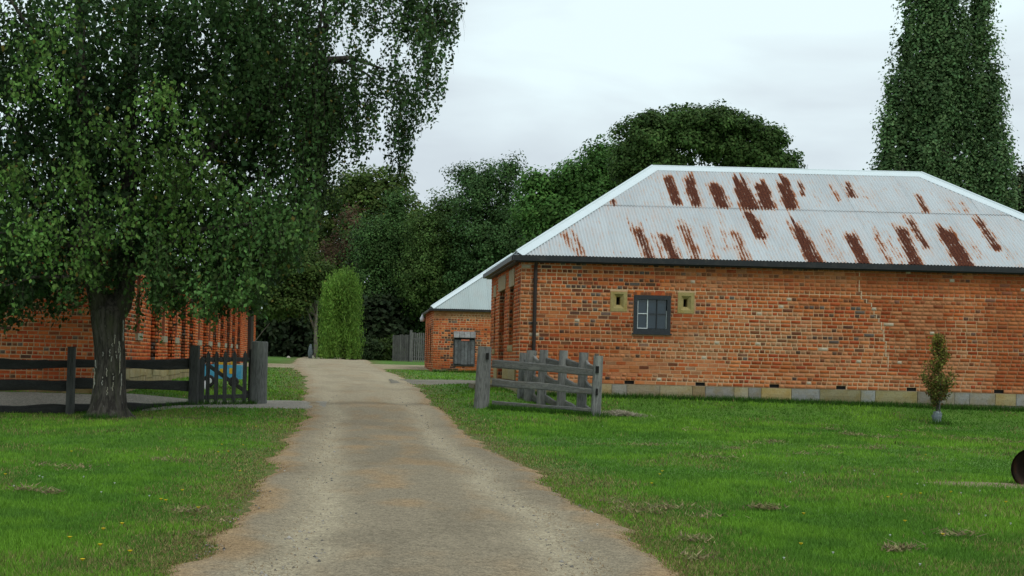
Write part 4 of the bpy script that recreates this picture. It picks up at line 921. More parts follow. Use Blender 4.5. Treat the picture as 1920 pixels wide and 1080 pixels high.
tree('dark_tree', 'dark grey green tree cut by the right edge of the picture', 'tree', 84, [(1915,345,22,32),(1945,400,50,60),(1900,390,20,34),(1990,380,60,80)], 12000, .22, (.045,.055,.028), 109, clumps=200, cr=.6, tr=.3, yellow=.02)
tree('garden_tree', 'small tree with thin pale crooked trunk at the bend of the drive', 'tree', 84, [(560,560,34,32),(600,530,34,38),(520,560,36,40),(570,500,44,36),(530,500,40,44),(500,540,34,50)], 15000, .16, (.072,.118,.026), 110, clumps=260, cr=.5, base_px=592, tr=.13, bark='bark_pale', limbs=6, yellow=.02)
hd = empty('hedge', P(560, 668, 92), 'very dark hedge closing the far end of the drive', 'hedge')
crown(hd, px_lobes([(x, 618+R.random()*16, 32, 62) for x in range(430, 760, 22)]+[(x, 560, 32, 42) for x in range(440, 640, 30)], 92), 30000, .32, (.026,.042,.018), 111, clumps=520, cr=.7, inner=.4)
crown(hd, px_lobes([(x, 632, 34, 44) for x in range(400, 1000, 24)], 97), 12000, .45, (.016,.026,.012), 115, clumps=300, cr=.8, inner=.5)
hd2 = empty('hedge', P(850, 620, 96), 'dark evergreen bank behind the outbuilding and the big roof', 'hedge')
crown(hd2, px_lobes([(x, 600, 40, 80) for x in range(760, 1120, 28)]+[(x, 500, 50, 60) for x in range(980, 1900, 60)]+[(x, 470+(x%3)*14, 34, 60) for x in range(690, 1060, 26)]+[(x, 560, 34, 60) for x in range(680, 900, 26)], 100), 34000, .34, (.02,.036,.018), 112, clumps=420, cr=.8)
# low bushes along the far verge
for i, (x, y, rx, ry, Yb, c, lab) in enumerate(((722,655,30,22,83,(.055,.09,.02),'low fern like bush with pale fronds beside the paling fence'), (690,655,24,20,82,(.035,.06,.02),'low dark bush at the foot of the weeping shrub'), (668,662,14,10,81,(.03,.05,.02),'tiny dark bush at the end of the drive'))):
    b_ = empty('bush', P(x, y+ry, Yb), lab, 'bush'); crown(b_, px_lobes([(x, y, rx, ry), (x+rx*.5, y+4, rx*.6, ry*.7)], Yb), 3500, .13, c, 120+i, clumps=60, cr=.3)

def strands(parent, tops, lens, leaf, spacing, base, rng, sway=.12, spread=.05, droop=1.0, var=.35, bright=None, yellow=.0, twigs=True, twig_r=.0025, bark='bark', aspect=.7, name='crown', zmin=None):
    n = np.maximum((lens/spacing).astype(int), 2); idx = np.repeat(np.arange(len(tops)), n)
    t = np.concatenate([np.arange(k) for k in n])*spacing
    ang = rng.random(len(tops))*6.28; dr = np.stack([np.cos(ang), np.sin(ang)], -1)*sway*rng.random(len(tops))[:, None]
    arc = (1-np.exp(-t*1.2))
    C = tops[idx].copy(); C[:, 2] -= t; C[:, :2] += dr[idx]*arc[:, None]*2
    C[:, 0] += .03*np.sin(t*5+idx); C += rng.normal(size=C.shape)*spread
    if zmin is not None:
        ok = C[:, 2] > zmin(C[:, 0])+.25*(rng.random(len(C))-.5); C = C[ok]; idx = idx[ok]
    br = (np.ones(len(tops)) if bright is None else bright)[idx]
    col = leaf_colours(len(C), base, rng, var, br, yellow)
    leaves_mesh(name, C, leaf*(.6+.8*rng.random(len(C))), col, M['leaf'], parent, droop, aspect, None, rng)
    if twigs:
        k = len(tops); ss = np.linspace(0, 1, 5); r = twig_r
        Vs = []
        for s in ss:
            tt = lens*s; p = tops.copy(); p[:, 2] -= tt; p[:, :2] += dr*(1-np.exp(-tt*1.2))[:, None]*2; p[:, 0] += .03*np.sin(tt*5+np.arange(k))
            rr = r*(1-.6*s)
            Vs.append(np.stack([p+np.array([rr, 0, 0]), p+np.array([-rr*.5, rr*.87, 0]), p+np.array([-rr*.5, -rr*.87, 0])], 1))
        V = np.stack(Vs, 1).reshape(-1, 3); b = np.arange(k)[:, None, None]*15; Fl = []
        for s in range(4):
            for j in range(3): Fl.append([s*3+j, s*3+(j+1)%3, (s+1)*3+(j+1)%3, (s+1)*3+j])
        Fa = (b+np.array(Fl)[None]).reshape(-1, 4)
        link('twigs', np_mesh('twigs', V, Fa, M[bark]), parent)['kind'] = 'stuff'

# bright weeping shrub
rg = np.random.default_rng(55); Yw = 80.0; ws = empty('weeping_shrub', P(648, 668, Yw), 'bright green weeping shrub, taller than wide, at the end of the drive', 'shrub')
c0 = P(648, 600, Yw)
TP, LN, BR = [], [], []
for k in range(80):
    px = 612+54*rg.random()**1.1; yt = np.interp(px, [608,620,635,655,668,682], [565,520,500,502,535,580])+(10+110*rg.random()**1.3 if k > 14 else 8*rg.random())
    c = P(px, yt, Yw+(rg.random()-.5)*2.2); m = 26; off = rg.normal(size=(m, 3))*np.array([.22,.26,.16]); off[:, 2] -= 1.1*(off[:, 0]**2+off[:, 1]**2)
    TP.append(c+off); LN.append((.6+1.5*rg.random())*(.6+.6*rg.random(m))); BR.append(np.full(m, .6+.5*rg.random())*(1.1 if px < 650 else .88))
tp, ln_, br_ = map(np.concatenate, (TP, LN, BR)); ln_ = np.minimum(ln_, np.maximum(.2, tp[:, 2]+.1))
strands(ws, tp, ln_, .15, .075, (.17,.31,.05), rg, sway=.25, spread=.07, bright=br_, twigs=False, aspect=.28)
trunk(ws, [(c0[0], Yw, -.3), (c0[0], Yw, 1.5), (c0[0]-.1, Yw, 3.4)], [.16, .12, .05], M['bark'])

# ------------------------------------------------------------------ the birch
rg = np.random.default_rng(99); YB = 27.0; birch = empty('birch_tree', gpt(*P(200, 785, YB)[:2]), 'large weeping birch with dark fissured trunk in front of the fence', 'tree')
mb = MB()
def bp_(x, y, dY=0): return P(x, y, YB+dY)
# flared trunk, built as a lofted tube with many sides
ptsT = [(204,800,0,.70),(204,788,0,.54),(203,777,0,.42),(203,763,0,.36),(204,745,0,.325),(206,715,0,.305),(207,680,0,.295),(206,650,0,.29),(204,625,0,.30),(203,603,0,.32),(202,585,0,.33),(202,568,.05,.25),(202,552,.08,.10),(202,548,.08,.01)]
V = []; n = 36
for k, (x, y, dY, r) in enumerate(ptsT):
    c = bp_(x, y, dY)
    for i in range(n):
        a = 2*math.pi*i/n; fl = .95+(.22*math.sin(a*5+.7)+.12*math.sin(a*9))*max(0, (3.2-k)/3.2)+.045*math.sin(a*11+k*.4)+.04*(R.random()-.5)
        V.append(c+np.array([math.cos(a), math.sin(a), 0])*r*fl)
mb.add(V, [(k*n+i, (k+1)*n+i, (k+1)*n+(i+1)%n, k*n+(i+1)%n)[::-1] for k in range(len(ptsT)-1) for i in range(n)])
tr_o = mb.build('trunk', M['bark_birch'], birch, smooth=True)
# white bark flakes: short curled plates on the ridges of the trunk
mb = MB()
for (xa, ya, yb_) in ((181,690,722),(179,700,735),(228,640,690),(227,665,700),(229,700,740),(215,640,650),(222,655,672),(214,668,680),(205,690,706),(216,716,732),(206,725,740),(197,706,722),(232,600,640),(226,640,662),(211,655,668),(219,628,645),(184,675,690),(217,700,712),(199,660,668)):
    k = 5
    for s in range(k):
        if R.random() < .15: continue
        y0_, y1_ = ya+(yb_-ya)*s/k, ya+(yb_-ya)*(s+1.0)/k; xx = xa+2*(R.random()-.5)
        c = bp_(205, y0_); dx = bp_(xx, y0_)[0]-c[0]; r_ = .30; dx = max(-.285, min(.285, dx)); dy = -math.sqrt(r_*r_-dx*dx)
        p0 = np.array([c[0]+dx*1.03, YB+dy*1.04, bp_(xx, y0_)[2]]); p1 = np.array([c[0]+dx*1.03, YB+dy*1.04, bp_(xx, y1_)[2]])
        mb.tube([p0, (p0+p1)/2+np.array([.004, -.006, 0]), p1], [.005, .010, .005], 5, (.42,.41,.37))
mb.build('bark_flakes', M['sand'], birch)['kind'] = 'stuff'
limbs = [
 ([(196,600,0),(180,545,-.1),(168,470,-.2),(160,380,-.2),(155,250,-.2),(150,120,0),(150,-40,.2),(150,-200,.2)], [.22,.18,.16,.15,.13,.11,.09,.05]),
 ([(205,600,0),(228,570,.1),(238,520,.3),(240,440,.4),(240,330,.5),(244,200,.5),(255,60,.4),(260,-120,.3)], [.24,.2,.17,.16,.15,.12,.10,.05]),
 ([(238,500,.3),(290,420,.0),(350,320,-.3),(440,240,-.6),(530,170,-.8),(605,112,-.9),(660,108,-1.0),(720,130,-1.0)], [.13,.11,.10,.085,.07,.06,.04,.015]),
 ([(605,112,-.9),(650,118,-.9),(690,140,-.9),(730,190,-.9)], [.04,.03,.02,.01]),
 ([(560,150,-.8),(600,60,-.7),(660,-10,-.7),(760,-60,-.8),(850,-40,-.8)], [.05,.045,.035,.03,.01]),
 ([(530,170,-.8),(590,90,-.5),(610,0,-.4),(615,-100,-.4)], [.05,.04,.03,.015]),
 ([(160,380,-.2),(110,320,.2),(60,260,.4),(-20,180,.6),(-120,100,.8)], [.07,.06,.05,.035,.015]),
 ([(155,480,-.2),(100,440,-.6),(40,430,-1.0),(-60,450,-1.3)], [.06,.05,.04,.015]),
 ([(240,330,.5),(300,260,.9),(380,180,1.2),(440,80,1.4),(480,-40,1.5)], [.08,.07,.055,.04,.02]),
 ([(240,440,.4),(320,400,1.0),(420,380,1.5),(520,370,1.8),(600,400,2)], [.07,.055,.045,.03,.01]),
 ([(238,520,.3),(300,470,-.6),(380,430,-1.2),(470,420,-1.6),(540,440,-1.8)], [.07,.055,.045,.03,.01]),
 ([(150,200,-.1),(60,60,-.4),(-20,-60,-.6)], [.05,.04,.015]),
 ([(180,545,-.1),(130,520,-.7),(60,520,-1.2),(0,540,-1.5)], [.06,.045,.03,.01])]
mb = MB()
for pts_, rad in limbs: mb.tube([bp_(*p) for p in pts_], rad, 9, jit=.06)
mb.build('limbs', M['bark_birch'], birch, smooth=True)
# hanging foliage: strands released from the canopy; lower limit of the foliage as seen from the lawn
cxs = [-400,-150,0,40,80,120,150,175,200,225,245,275,310,340,370,400,430,460,490,520,560,600,612,640,670,700,735,760,790,815,830,870]
cys = [600,600,615,535,605,535,585,520,555,540,478,505,590,530,560,605,560,585,560,520,500,470,300,300,318,300,345,350,260,290,200,20]
Xl = np.array([P(x, y, YB)[0] for x, y in zip(cxs, cys)]); Zl = np.array([P(x, y, YB)[2] for x, y in zip(cxs, cys)])
zlow = lambda X: np.interp(X, Xl, Zl)+.28*(fbm(np.asarray(X)*2.2, np.asarray(X)*0, 5)-.5)*2
def canopy(n, xa, xb, ya, yb, Ya, Yb, leaf, base, seed, lmin, lmax, spacing=.035, bright=(.6,1.4), yellow=.01, twigs=True, name='crown', spread=.05, sway=.12, mask=True, per=14, cr=.24):
    """n strands, released in bunches of about `per` from the ends of small boughs"""
    rg = np.random.default_rng(seed); m = max(3, n//per)
    x = xa+(xb-xa)*rg.random(m); y = ya+(yb-ya)*rg.random(m); Yv = Ya+(Yb-Ya)*rg.random(m)
    cc = np.array([P(a, b, c) for a, b, c in zip(x, y, Yv)]); ll = lmin+(lmax-lmin)*rg.random(m)**1.5; bb = bright[0]+(bright[1]-bright[0])*rg.random(m)
    q = rg.integers(0, m, n); off = rg.normal(size=(n, 3))*np.array([1.25, 1.0, .55])*cr; tops = cc[q]+off; tops[:, 2] -= .5*(off[:, 0]**2+off[:, 1]**2)/cr
    br = bb[q]*(.85+.3*rg.random(n)); lens = ll[q]*(.5+.6*rg.random(n))
    if mask:
        ok = tops[:, 2] > zlow(tops[:, 0])+.1; tops, br, lens = tops[ok], br[ok], lens[ok]
        lens = np.minimum(lens, np.maximum(.12, tops[:, 2]-zlow(tops[:, 0])+.05))
    strands(birch, tops, lens, leaf, spacing, base, rg, sway=sway, spread=spread, droop=.55, bright=br, yellow=yellow, zmin=zlow if mask else None, twigs=twigs, name=name)
GB = (.048,.098,.028)
canopy(2250, -260, 470, -230, 590, 25.4, 29.4, .092, GB, 201, .5, 1.6, spread=.09, twigs=False, bright=(.5,1.3))
canopy(2100, -60, 500, -40, 590, 25.8, 28.8, .112, (.030,.060,.022), 211, .4, 1.2, spread=.13, twigs=False, cr=.34)
canopy(1100, 230, 620, -180, 470, 25.2, 28.8, .086, GB, 202, .6, 1.8, spread=.08, twigs=False, bright=(.5,1.3))
canopy(460, 470, 625, -60, 300, 25.2, 27.6, .078, GB, 212, .6, 1.8, spread=.08)
canopy(500, 590, 835, -120, 150, 25.4, 26.8, .072, (.056,.108,.034), 203, .6, 1.5, spacing=.034, spread=.042, per=9, cr=.13)
canopy(120, 640, 818, 60, 210, 25.7, 26.5, .066, (.050,.098,.034), 204, .8, 1.6, sway=.05, spread=.045, per=5, cr=.13)
canopy(110, 575, 612, 110, 260, 25.8, 26.4, .06, (.036,.066,.022), 205, 1.2, 2.6, sway=.04, spread=.06, spacing=.022, mask=False, per=30, cr=.1)
canopy(26, 740, 762, 150, 230, 25.8, 26.2, .058, (.040,.078,.026), 206, 1.0, 1.9, sway=.03, spread=.045, spacing=.026, per=9, cr=.07)
canopy(760, 400, 610, 310, 560, 24.6, 26.2, .084, (.088,.178,.048), 207, .4, 1.3, bright=(.5,1.4), spread=.08, cr=.27)
canopy(360, -60, 330, 400, 560, 25.0, 26.6, .080, (.058,.112,.032), 208, .3, 1.1, spread=.08, bright=(.5,1.4))
canopy(420, -20, 440, 0, 420, 24.6, 25.4, .084, (.115,.215,.048), 209, .4, .9, bright=(.5,1.4), spread=.07, per=16, cr=.2)
canopy(220, -40, 600, 340, 560, 24.7, 25.3, .082, (.115,.215,.052), 213, .3, .8, bright=(.5,1.4), spread=.07, cr=.2)
canopy(130, 235, 490, 450, 560, 25.0, 26.6, .074, (.070,.135,.036), 214, .35, .95, spread=.035, mask=False, per=6, cr=.07, sway=.05)
canopy(50, -20, 160, 520, 590, 25.0, 26.6, .074, (.060,.115,.032), 215, .2, .55, spread=.035, mask=False, per=7, cr=.09, sway=.05)
canopy(60, 815, 872, -60, 4, 25.6, 26.4, .056, (.050,.098,.034), 210, .3, .7, per=8, cr=.12)

# ------------------------------------------------------------------ sapling by the building
sg = P(1757, 775, 30.6); sap = empty('sapling', (sg[0], 30.6, float(gz(sg[0], 30.6))), 'slender young tree with yellowing leaves staked before the brick wall', 'sapling')
rg = np.random.default_rng(77); Ysp = 30.6; gzs = float(gz(sg[0], Ysp)); X0 = sg[0]
ztop = P(1757, 626, Ysp)[2]; C = []
mb = MB(); mb.tube([(X0, Ysp, gzs-.1), (X0, Ysp, gzs+.7), (X0+.02, Ysp, ztop-.1)], [.02, .014, .005], 6)
for i in range(70):
    t = rg.random(); z = gzs+.22+(ztop-gzs-.3)*t; w_ = .42*(1-t)**.8*min(1, .45+t*3)+.05; a = rg.random()*6.28; L_ = w_*(.5+.6*rg.random())
    p0 = np.array([X0, Ysp, z]); p1 = p0+np.array([math.cos(a)*L_, math.sin(a)*L_, .25+.35*rg.random()*(1-t)]); mb.tube([p0, (p0+p1)/2+np.array([0,0,-.03]), p1], [.005, .004, .002], 4)
    for k in range(int(40+40*(1-t))): s = .25+.75*rg.random(); C.append(p0+(p1-p0)*s+rg.normal(size=3)*.035)
C = np.array(C); C = C[C[:, 2] < ztop]; n_ = len(C)
tt = np.clip((C[:, 2]-gzs)/(ztop-gzs), 0, 1); col = np.array([.085,.12,.03])*(1-tt[:, None])+np.array([.22,.22,.04])*tt[:, None]
k = rg.random(n_); col[k < .22] = (.16,.075,.03); col[k > .9] = (.18,.17,.04); col *= (.6+.8*rg.random((n_, 1)))
leaves_mesh('crown', C, .05*(.7+.6*rg.random(n_)), col, M['leaf'], sap, .1, .6)
mb.build('stem', M['bark'], sap)
mb = MB(); mb.tube([(X0+.03, Ysp-.05, gzs-.1), (X0+.02, Ysp-.06, gzs+.95)], .018, 6, (.5,.5,.5)); mb.build('stake', M['post'], sap)
mb = MB(); rr = [.13,.095,.085,.10,.085,.07]; mb.tube([(X0+.012*math.sin(k*2), Ysp, gzs-.02+k*.058) for k in range(6)], rr, 14, jit=.25); mb.build('tree_guard', M['tie'], sap, smooth=True)

# ------------------------------------------------------------------ rusty iron pot on its side at the right edge
Yk = 16.9; kc = P(1945, 868, Yk); kg = float(gz(kc[0], Yk)); kr = .235
kt = empty('iron_cauldron', (kc[0], Yk, kg), 'rusty dark iron pot lying on its side at the right edge of the lawn', 'pot')
cy = np.array([kc[0], Yk, kg+kr-.02]); ax = np.array([.55, .83, .05]); ax /= np.linalg.norm(ax)
mb = MB(); prof = [(0, kr), (-.01, kr+.015), (.0, kr+.02), (.03, kr+.01), (.12, kr-.005), (.24, kr*.86), (.32, kr*.6), (.35, kr*.25), (.352, .01)]
prof = [(.33,.01),(.32,kr*.45),(.24,kr*.78),(.12,kr-.03)]+prof
mb.tube([cy+ax*(d_-.18) for d_, r in prof], [r for d_, r in prof], 28, cap=False)
mb.build('bowl', M['iron'], kt, smooth=True)
mb = MB(); mb.tube([cy+ax*(-.15)+np.array([0,0,kr+.0])+ax*k_*.12+np.array([0,0,.05*math.sin(k_*3.14)]) for k_ in np.linspace(0, 1, 6)], .014, 6); mb.build('lug', M['iron'], kt)

# ------------------------------------------------------------------ cart behind the gate, bags
ct = empty('garden_cart', P(410, 725, 35.8), 'blue trailer cart with orange yellow load standing behind the picket gate', 'cart')
Yc = 35.8; a = P(382, 683, Yc); b = P(452, 711, Yc)
mb = MB(); mb.box((a[0], Yc, b[2]), (b[0], Yc+.03, a[2])); mb.box((a[0], Yc+.75, b[2]), (b[0], Yc+.78, a[2])); mb.box((a[0], Yc+.03, b[2]), (a[0]+.03, Yc+.75, a[2])); mb.box((b[0]-.03, Yc+.03, b[2]), (b[0], Yc+.75, a[2])); mb.box((a[0]+.03, Yc+.03, b[2]+.02), (b[0]-.03, Yc+.75, b[2]+.05)); mb.build('tray', M['blue'], ct)
mb = MB()
for (xa, xb, ya, yb_) in ((412,420,691,700),(430,437,690,701)): p, q = P(xa, ya, Yc), P(xb, yb_, Yc); mb.box((p[0], Yc-.008, q[2]), (q[0], Yc-.001, p[2]))
mb.build('side_panel', M['yellow'], ct)
mb = MB(); p, q = P(405, 679, Yc), P(438, 690, Yc); mb.box((p[0], Yc+.1, q[2]-.1), (q[0]-.12, Yc+.6, p[2])); mb.box((q[0]-.08, Yc+.15, q[2]-.1), (q[0], Yc+.5, p[2]+.02)); mb.build('load', M['yellow'], ct)
def wheel(par, c, r, w_):
    m1 = MB(); m1.tube([c+np.array([0, d_, 0]) for d_ in (-w_/2, -w_/2+.02, w_/2-.02, w_/2)], [r*.85, r, r, r*.85], 20); o = m1.build('wheel', M['rubber'], par)
    m2 = MB(); m2.tube([c+np.array([0, -w_/2-.012, 0]), c+np.array([0, -w_/2-.002, 0])], [r*.45, r*.5], 14); m2.build('hub', M['white'], o)
for (x, y, r) in ((392, 714, .15), (438, 716, .13)): wheel(ct, P(x, y, Yc-.06), r, .1)
mb = MB(); p = P(382, 700, Yc); mb.tube([p, p+np.array([-.12, -.1, .1]), p+np.array([-.2, -.2, .3])], .018, 6); q = P(415, 700, Yc-.08); mb.tube([q+np.array([.05,0,-.05]), q+np.array([.45,0,-.3])], .025, 6); mb.build('drawbar', M['rubber'], ct)
for (x, y, rx, rz, lab) in ((334, 726, .16, .06, 'flat white plastic bag on the grass left of the gate'), (384, 722, .07, .11, 'small upright white plastic bag seen through the picket gate')):
    Yb_ = 34.9; c = P(x, y, Yb_); c[2] = float(gz(c[0], Yb_))
    mb = MB(); V = []; nn, mm = 14, 6
    for j in range(mm+1):
        for i in range(nn):
            th, ph = 2*math.pi*i/nn, math.pi/2*j/mm; k_ = 1+.25*(R.random()-.5); V.append(c+np.array([math.cos(th)*math.cos(ph)*rx*k_, math.sin(th)*math.cos(ph)*rx*k_, math.sin(ph)*rz*2*k_]))
    mb.add(V, [(j*nn+i, j*nn+(i+1)%nn, (j+1)*nn+(i+1)%nn, (j+1)*nn+i) for j in range(mm) for i in range(nn)]); tag(mb.build('plastic_bag', M['white'], None, smooth=True), lab, 'bag')
# bare branch sticking out above the gate post
mb = MB(); mb.tube([P(478, 640, 31.6), P(492, 622, 31.6), P(506, 606, 31.5)], [.012, .009, .005], 6); tag(mb.build('bare_stick', M['bark_pale'], None), 'thin bare stick leaning up behind the thick gate post', 'stick')
# pale stones at the far end of the drive
for i, (x, y, s, lab) in enumerate(((590,667,.16,'largest white stone at the far end of the drive'), (541,668,.10,'white stone at the left corner of the far bend'), (612,668,.09,'small pale stone just right of the large white one'), (628,668,.08,'small pale stone at the crest under the weeping shrub'))):
    c = P(x, y, 84); c[2] = float(gz(c[0], 84)); mb = MB(); V = []; nn = 8
    for j in range(4):
        for i_ in range(nn): th, ph = 6.283*i_/nn, math.pi/2*j/3; k_ = 1+.3*(R.random()-.5); V.append(c+np.array([math.cos(th)*math.cos(ph)*s*k_*1.3, math.sin(th)*math.cos(ph)*s*k_, math.sin(ph)*s*k_*1.3-.02]))
    mb.add(V, [(j*nn+q_, j*nn+(q_+1)%nn, (j+1)*nn+(q_+1)%nn, (j+1)*nn+q_) for j in range(3) for q_ in range(nn)], (.55,.53,.48)); tag(mb.build('stone', M['sand'], None), lab, 'stone')
c = P(582, 650, 83.5); mb = MB(); mb.tube([(c[0], 83.5, -.1), (c[0], 83.5, .25), (c[0], 83.5, .55), (c[0]+.02, 83.5, .75)], [.1, .14, .1, .05], 10); tag(mb.build('garden_ornament', M['tie'], None, smooth=True), 'pale green garden ornament in the dark at the end of the drive', 'ornament')
# doorstep slabs beside the side door
for (ya, yb_, xa, lab) in ((36.6, 38.4, 2.95, 'dark stone doorstep slab at the side door'), ):
    mb = MB(); z_ = float(gz(3.2, 37)); mb.box((xa, ya, z_-.1), (bx0-.06, yb_, z_+.1), (.2,.18,.13)); tag(mb.build('doorstep', M['sand'], None), lab, 'step')

# ------------------------------------------------------------------ grass
def blades(name, X, Y, h, wd, cols, rng, lean=.9, lift=0.0, parent=None, label=None, cat=None, kind='stuff'):
    n = len(X); Z = gz(X, Y)+lift; a = rng.random(n)*6.28; la = rng.random(n)*6.28; ln = h*lean*rng.random(n)
    b = np.stack([np.cos(a), np.sin(a), 0*a], -1)*(wd/2)[:, None]; c = np.stack([X, Y, Z], -1)
    tip = c+np.stack([np.cos(la)*ln, np.sin(la)*ln, h], -1)
    V = np.stack([c-b, c+b, tip], 1).reshape(-1, 3)
    C = np.repeat(cols, 3, 0).reshape(n, 3, 3).copy(); C[:, :2] *= .88
    o = link(name, np_mesh(name, V, np.arange(3*n).reshape(n, 3), M['grass'], cols=C.reshape(-1, 3)), parent)
    return tag(o, label, cat, kind=kind)
def blocked(X, Y):
    return ((X > bx0-.05) & (Y > by0-.05) & (Y < by0+BW)) | ((X < lx+.05) & (Y > ly-.1)) | ((X > sx0) & (Y > sy0))
def lawn(n, Ya, Yb, seed, hs, power, wmul):
    rg = np.random.default_rng(seed); u = rg.random(n)
    Y = 1/(1/Ya+(1/Yb-1/Ya)*u) if power == 2 else Ya+(Yb-Ya)*u
    X = (-.33+.97*rg.random(n))*Y
    k = in_gravel(X, Y); ok = (rg.random(n) > k*1.25) & ~blocked(X, Y)
    ok &= ~((k > .75)); X, Y = X[ok], Y[ok]; k = k[ok]; n = len(X)
    l, r = drive_edges(Y); dist = np.maximum(l-X, X-r)
    lush = np.clip((fbm(X*.45, Y*.45, 3)-.5)*1.7+.5, 0, 1); fine = fbm(X*2.2, Y*1.6, 13); dry = sstep(.50, .68, fbm(X*1.1+5, Y*.8, 23)); dry_e = np.clip(1-dist/1.1, 0, 1)*np.clip(.3+1.6*(fine-.25), 0, 1)
    birch_foot = np.exp(-((X+4.6)/2.2)**2-((Y-27.5)/2.0)**2)  # more tan dry blades round the birch foot
    g1 = np.array([.095,.235,.024]); g2 = np.array([.20,.385,.036]); g3 = np.array([.070,.175,.028]); tan = np.array([.36,.27,.13]); tan2 = np.array([.26,.27,.08])
    c = g1*(1-lush[:, None])+g2*lush[:, None]; f = sstep(.42, .62, fine)[:, None]; c = c*(1-.55*f)+g3*.55*f
    dd = np.clip(.28*dry+.68*dry_e+.5*birch_foot, 0, .85)
    sel = rg.random(n) < dd; c[sel] = (tan*(rg.random((sel.sum(), 1)))+tan2*(1-rg.random((sel.sum(), 1))))*.8
    c *= (.7+.6*rg.random((n, 1)))
    h = hs*.62*(.5+.9*rg.random(n))*(.65+.7*lush)*(1-.55*np.clip(dry_e, 0, 1))
    wd = (.0035+.00055*Y*wmul)*(.7+.6*rg.random(n))
    return X, Y, h, wd, c, rg
parts_ = [lawn(740000, 7.5, 36, 301, .060, 2, 1.0), lawn(140000, 24, 58, 302, .08, 2, 1.3)]
blades('lawn_grass', *[np.concatenate([p[i] for p in parts_]) for i in range(5)], parts_[0][5], label='short green lawn grass on both sides of the gravel drive', cat='grass')
# tufts of longer grass hugging wall, fence posts and the tree
rg = np.random.default_rng(305); XX = []; YY = []
for (xa, ya, xb, yb_, n_, w_) in ((bx0, by0-.08, bx0+BL, by0-.08, 9000, .10), (2.8, 31.0, 5.2, 29.8, 1500, .12), (-7.5, 28.7, -2.1, 30.9, 2600, .15), (-4.95, 26.75, -4.35, 26.7, 500, .22), (2.95, 56.9, 6, 56.9, 1500, .12), (X0-.2, 30.5, X0+.2, 30.5, 200, .1)):
    t = rg.random(n_); XX.append(xa+(xb-xa)*t+rg.normal(size=n_)*w_*.3); YY.append(ya+(yb_-ya)*t-np.abs(rg.normal(size=n_))*w_)
XX, YY = np.concatenate(XX), np.concatenate(YY); n_ = len(XX)
blades('rough_grass', XX, YY, .07+.09*rg.random(n_), .010+.008*rg.random(n_), np.array([.05,.13,.016])*(.5+rg.random((n_, 1))), rg, label='longer rough grass along the foot of walls and fences', cat='grass')
# dried clippings and tufts
clump_px = [(1255,958),(1200,965),(1155,948),(1378,846),(1424,835),(1451,832),(1340,862),(1561,843),(1636,845),(1600,818),(1702,812),(1668,824),(1715,843),(1748,806),(1604,819),(1540,800),(1480,798),(1872,828),(1820,826),(1893,834),(1680,1040),(1700,1035),(1305,1020),(1420,958),(1448,960),(1330,975),(150,880),(82,877),(140,885),(96,930),(50,925),(355,965),(330,870),(300,866),(1310,810),(1215,838),(1790,845),(1650,840),(1560,808),(1515,855),(455,958),(430,985),(380,1010),(1180,960),(1310,1055),(1790,1010)]
XX = []; YY = []; LF = []
for (x, y) in clump_px:
    lo, hi = 5., 60.
    for _ in range(40):
        m_ = (lo+hi)/2; q = P(x, y, m_)
        if q[2] > float(gz(q[0], m_)): lo = m_
        else: hi = m_
    q = P(x, y, lo); k_ = int(25+80*rg.random()); sx_ = (.06+.10*rg.random())*lo/16; XX.append(q[0]+rg.normal(size=k_)*sx_); YY.append(lo+rg.normal(size=k_)*sx_*.55); LF.append(np.abs(rg.normal(size=k_))*.022+.02)
XX, YY, LF = map(np.concatenate, (XX, YY, LF)); n_ = len(XX); pal = np.array([(.40,.32,.17),(.30,.23,.12),(.20,.15,.09),(.30,.29,.12)])
ok = in_gravel(XX, YY) < .6; XX, YY, LF = XX[ok], YY[ok], LF[ok]; n_ = len(XX)
blades('dry_clippings', XX, YY, .012+.03*rg.random(n_), .012+.012*rg.random(n_), pal[rg.integers(0, 4, n_)]*(.7+.5*rg.random((n_, 1))), rg, lean=3.5, lift=LF, label='brown dried grass clippings lying in small heaps on the lawn', cat='clippings')
# heap of dead straw by the end post
q = P(1160, 775, 30.3); n_ = 2600; XX = q[0]+rg.normal(size=n_)*.22; YY = 30.2+rg.normal(size=n_)*.12; hh_ = np.exp(-((XX-q[0])/.3)**2)*.08
blades('straw_heap', XX, YY, .01+.05*rg.random(n_), .010+.012*rg.random(n_), np.array([.48,.43,.32])*(.45+.8*rg.random((n_, 1))), rg, lean=3, lift=hh_*rg.random(n_)+.01, label='pale heap of dead straw beside the end post of the grey fence', cat='straw')
# dry litter along the drive edges
n_ = 26000; Yv = 8+24*rg.random(n_)**1.7; l, r = drive_edges(Yv); sd = rg.random(n_) < .5; XX = np.where(sd, l, r)+np.where(sd, 1, -1)*(rg.normal(size=n_)*.28+.12)
gcol_ = np.array([.30,.19,.09])*(.4+.9*rg.random((n_, 1)))
blades('dry_litter', XX, Yv, .004+.012*rg.random(n_), .004+.005*rg.random(n_), gcol_, rg, lean=5, lift=.02, label='tan dry needles and litter along both edges of the drive', cat='litter')
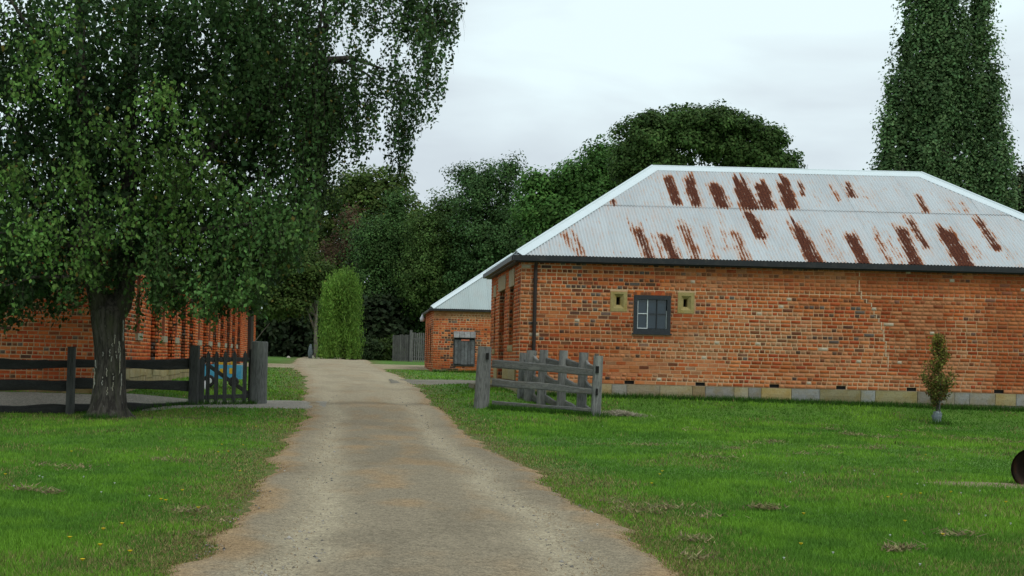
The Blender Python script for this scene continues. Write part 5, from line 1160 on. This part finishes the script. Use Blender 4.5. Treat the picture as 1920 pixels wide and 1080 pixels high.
# bare earth: round the birch, and near the iron pot
def bare(name, cx_, cy_, rx, ry, col, seed):
    rg = np.random.default_rng(seed); n = 40; V = [(cx_, cy_, float(gz(cx_, cy_))+.028)]
    for ring, (k_, lf_) in enumerate(((.35,.026),(.7,.02),(1.0,-.01))):
        for i in range(n):
            a = 6.283*i/n; s = k_*(1+.5*(float(fbm(math.cos(a)*1.5+5, math.sin(a)*1.5+5, seed))-.5)*2*k_+.1*(rg.random()-.5)); x, y = cx_+math.cos(a)*rx*s, cy_+math.sin(a)*ry*s; V.append((x, y, float(gz(x, y))+lf_))
    Fa = [(0, 1+i, 1+(i+1)%n) for i in range(n)]+[(1+r_*n+i, 1+(r_+1)*n+i, 1+(r_+1)*n+(i+1)%n, 1+r_*n+(i+1)%n) for r_ in range(2) for i in range(n)]
    mb = MB(); mb.add(V, Fa, col); return tag(mb.build(name, M['gravel'], None, smooth=True), kind='structure')
q = P(200, 788, 26.8); bare('bare_earth', q[0]+.5, 26.75, 1.5, .55, (.075,.06,.04), 5)
q = P(1870, 905, 16.7); bare('bare_earth', q[0]+.25, 16.9, 1.15, .32, (.26,.2,.13), 8)
# flowers
def flower(px, py, s, kind_):
    lo, hi = 5., 60.
    for _ in range(40):
        m_ = (lo+hi)/2; q = P(px, py, m_)
        if q[2] > float(gz(q[0], m_))+.06: lo = m_
        else: hi = m_
    q = P(px, py, lo); mb = MB(); n = 9; c = (.75,.52,.02) if kind_ == 'y' else (.7,.7,.66)
    V = [(0,0,.008)]+[(math.cos(6.283*i/n)*s*(1 if i % 2 else .8), math.sin(6.283*i/n)*s*(1 if i % 2 else .8), .012) for i in range(n)]+[(0,0,-.004)]
    mb.add(V, [(0, 1+i, 1+(i+1)%n) for i in range(n)]+[(n+1, 1+(i+1)%n, 1+i) for i in range(n)], c)
    me = mb.mesh('petals', M['flower']); nm = 'dandelion_flower' if kind_ == 'y' else 'clover_flower'
    o = link(nm, me); o.location = q
    if kind_ == 'y': tag(o, 'tiny yellow dandelion head in the lawn', 'flower', 'yellow dandelions scattered over the lawn')
    else: tag(o, 'tiny white clover head in the lawn', 'flower', 'white clover heads scattered over the lawn')
for (x, y) in ((311,939),(302,937),(372,953),(342,920),(194,993),(229,983),(155,1051),(131,1009),(244,1035),(188,1023),(416,834),(428,847),(456,835),(409,848),(480,800),(450,884),(10,890),(134,847),(1237,890),(1690,928),(1726,926),(1697,978),(1768,1003),(1783,923),(1736,853),(1502,1021),(1507,964),(1886,942),(1665,933),(1242,884),(1222,907)): flower(x, y, .019, 'y')
for (x, y) in ((74,894),(80,896),(190,924),(215,907),(26,912),(157,895),(280,931),(1474,888),(1482,905),(1602,883),(1639,890),(1720,886),(1798,965),(1848,968),(1895,983),(1669,1005),(1470,1048),(1562,1038),(1725,1060),(1720,908),(1733,911),(1507,887),(1802,925),(1837,921),(1120,985),(1130,800)): flower(x, y, .011, 'w')

# children were written in world coordinates; re-express them relative to their thing
for o in list(COL.objects):
    p = o.parent
    if p is not None and p.type == 'EMPTY' and p.parent is None:
        o.matrix_parent_inverse = Matrix.Translation(-Vector(p.location))
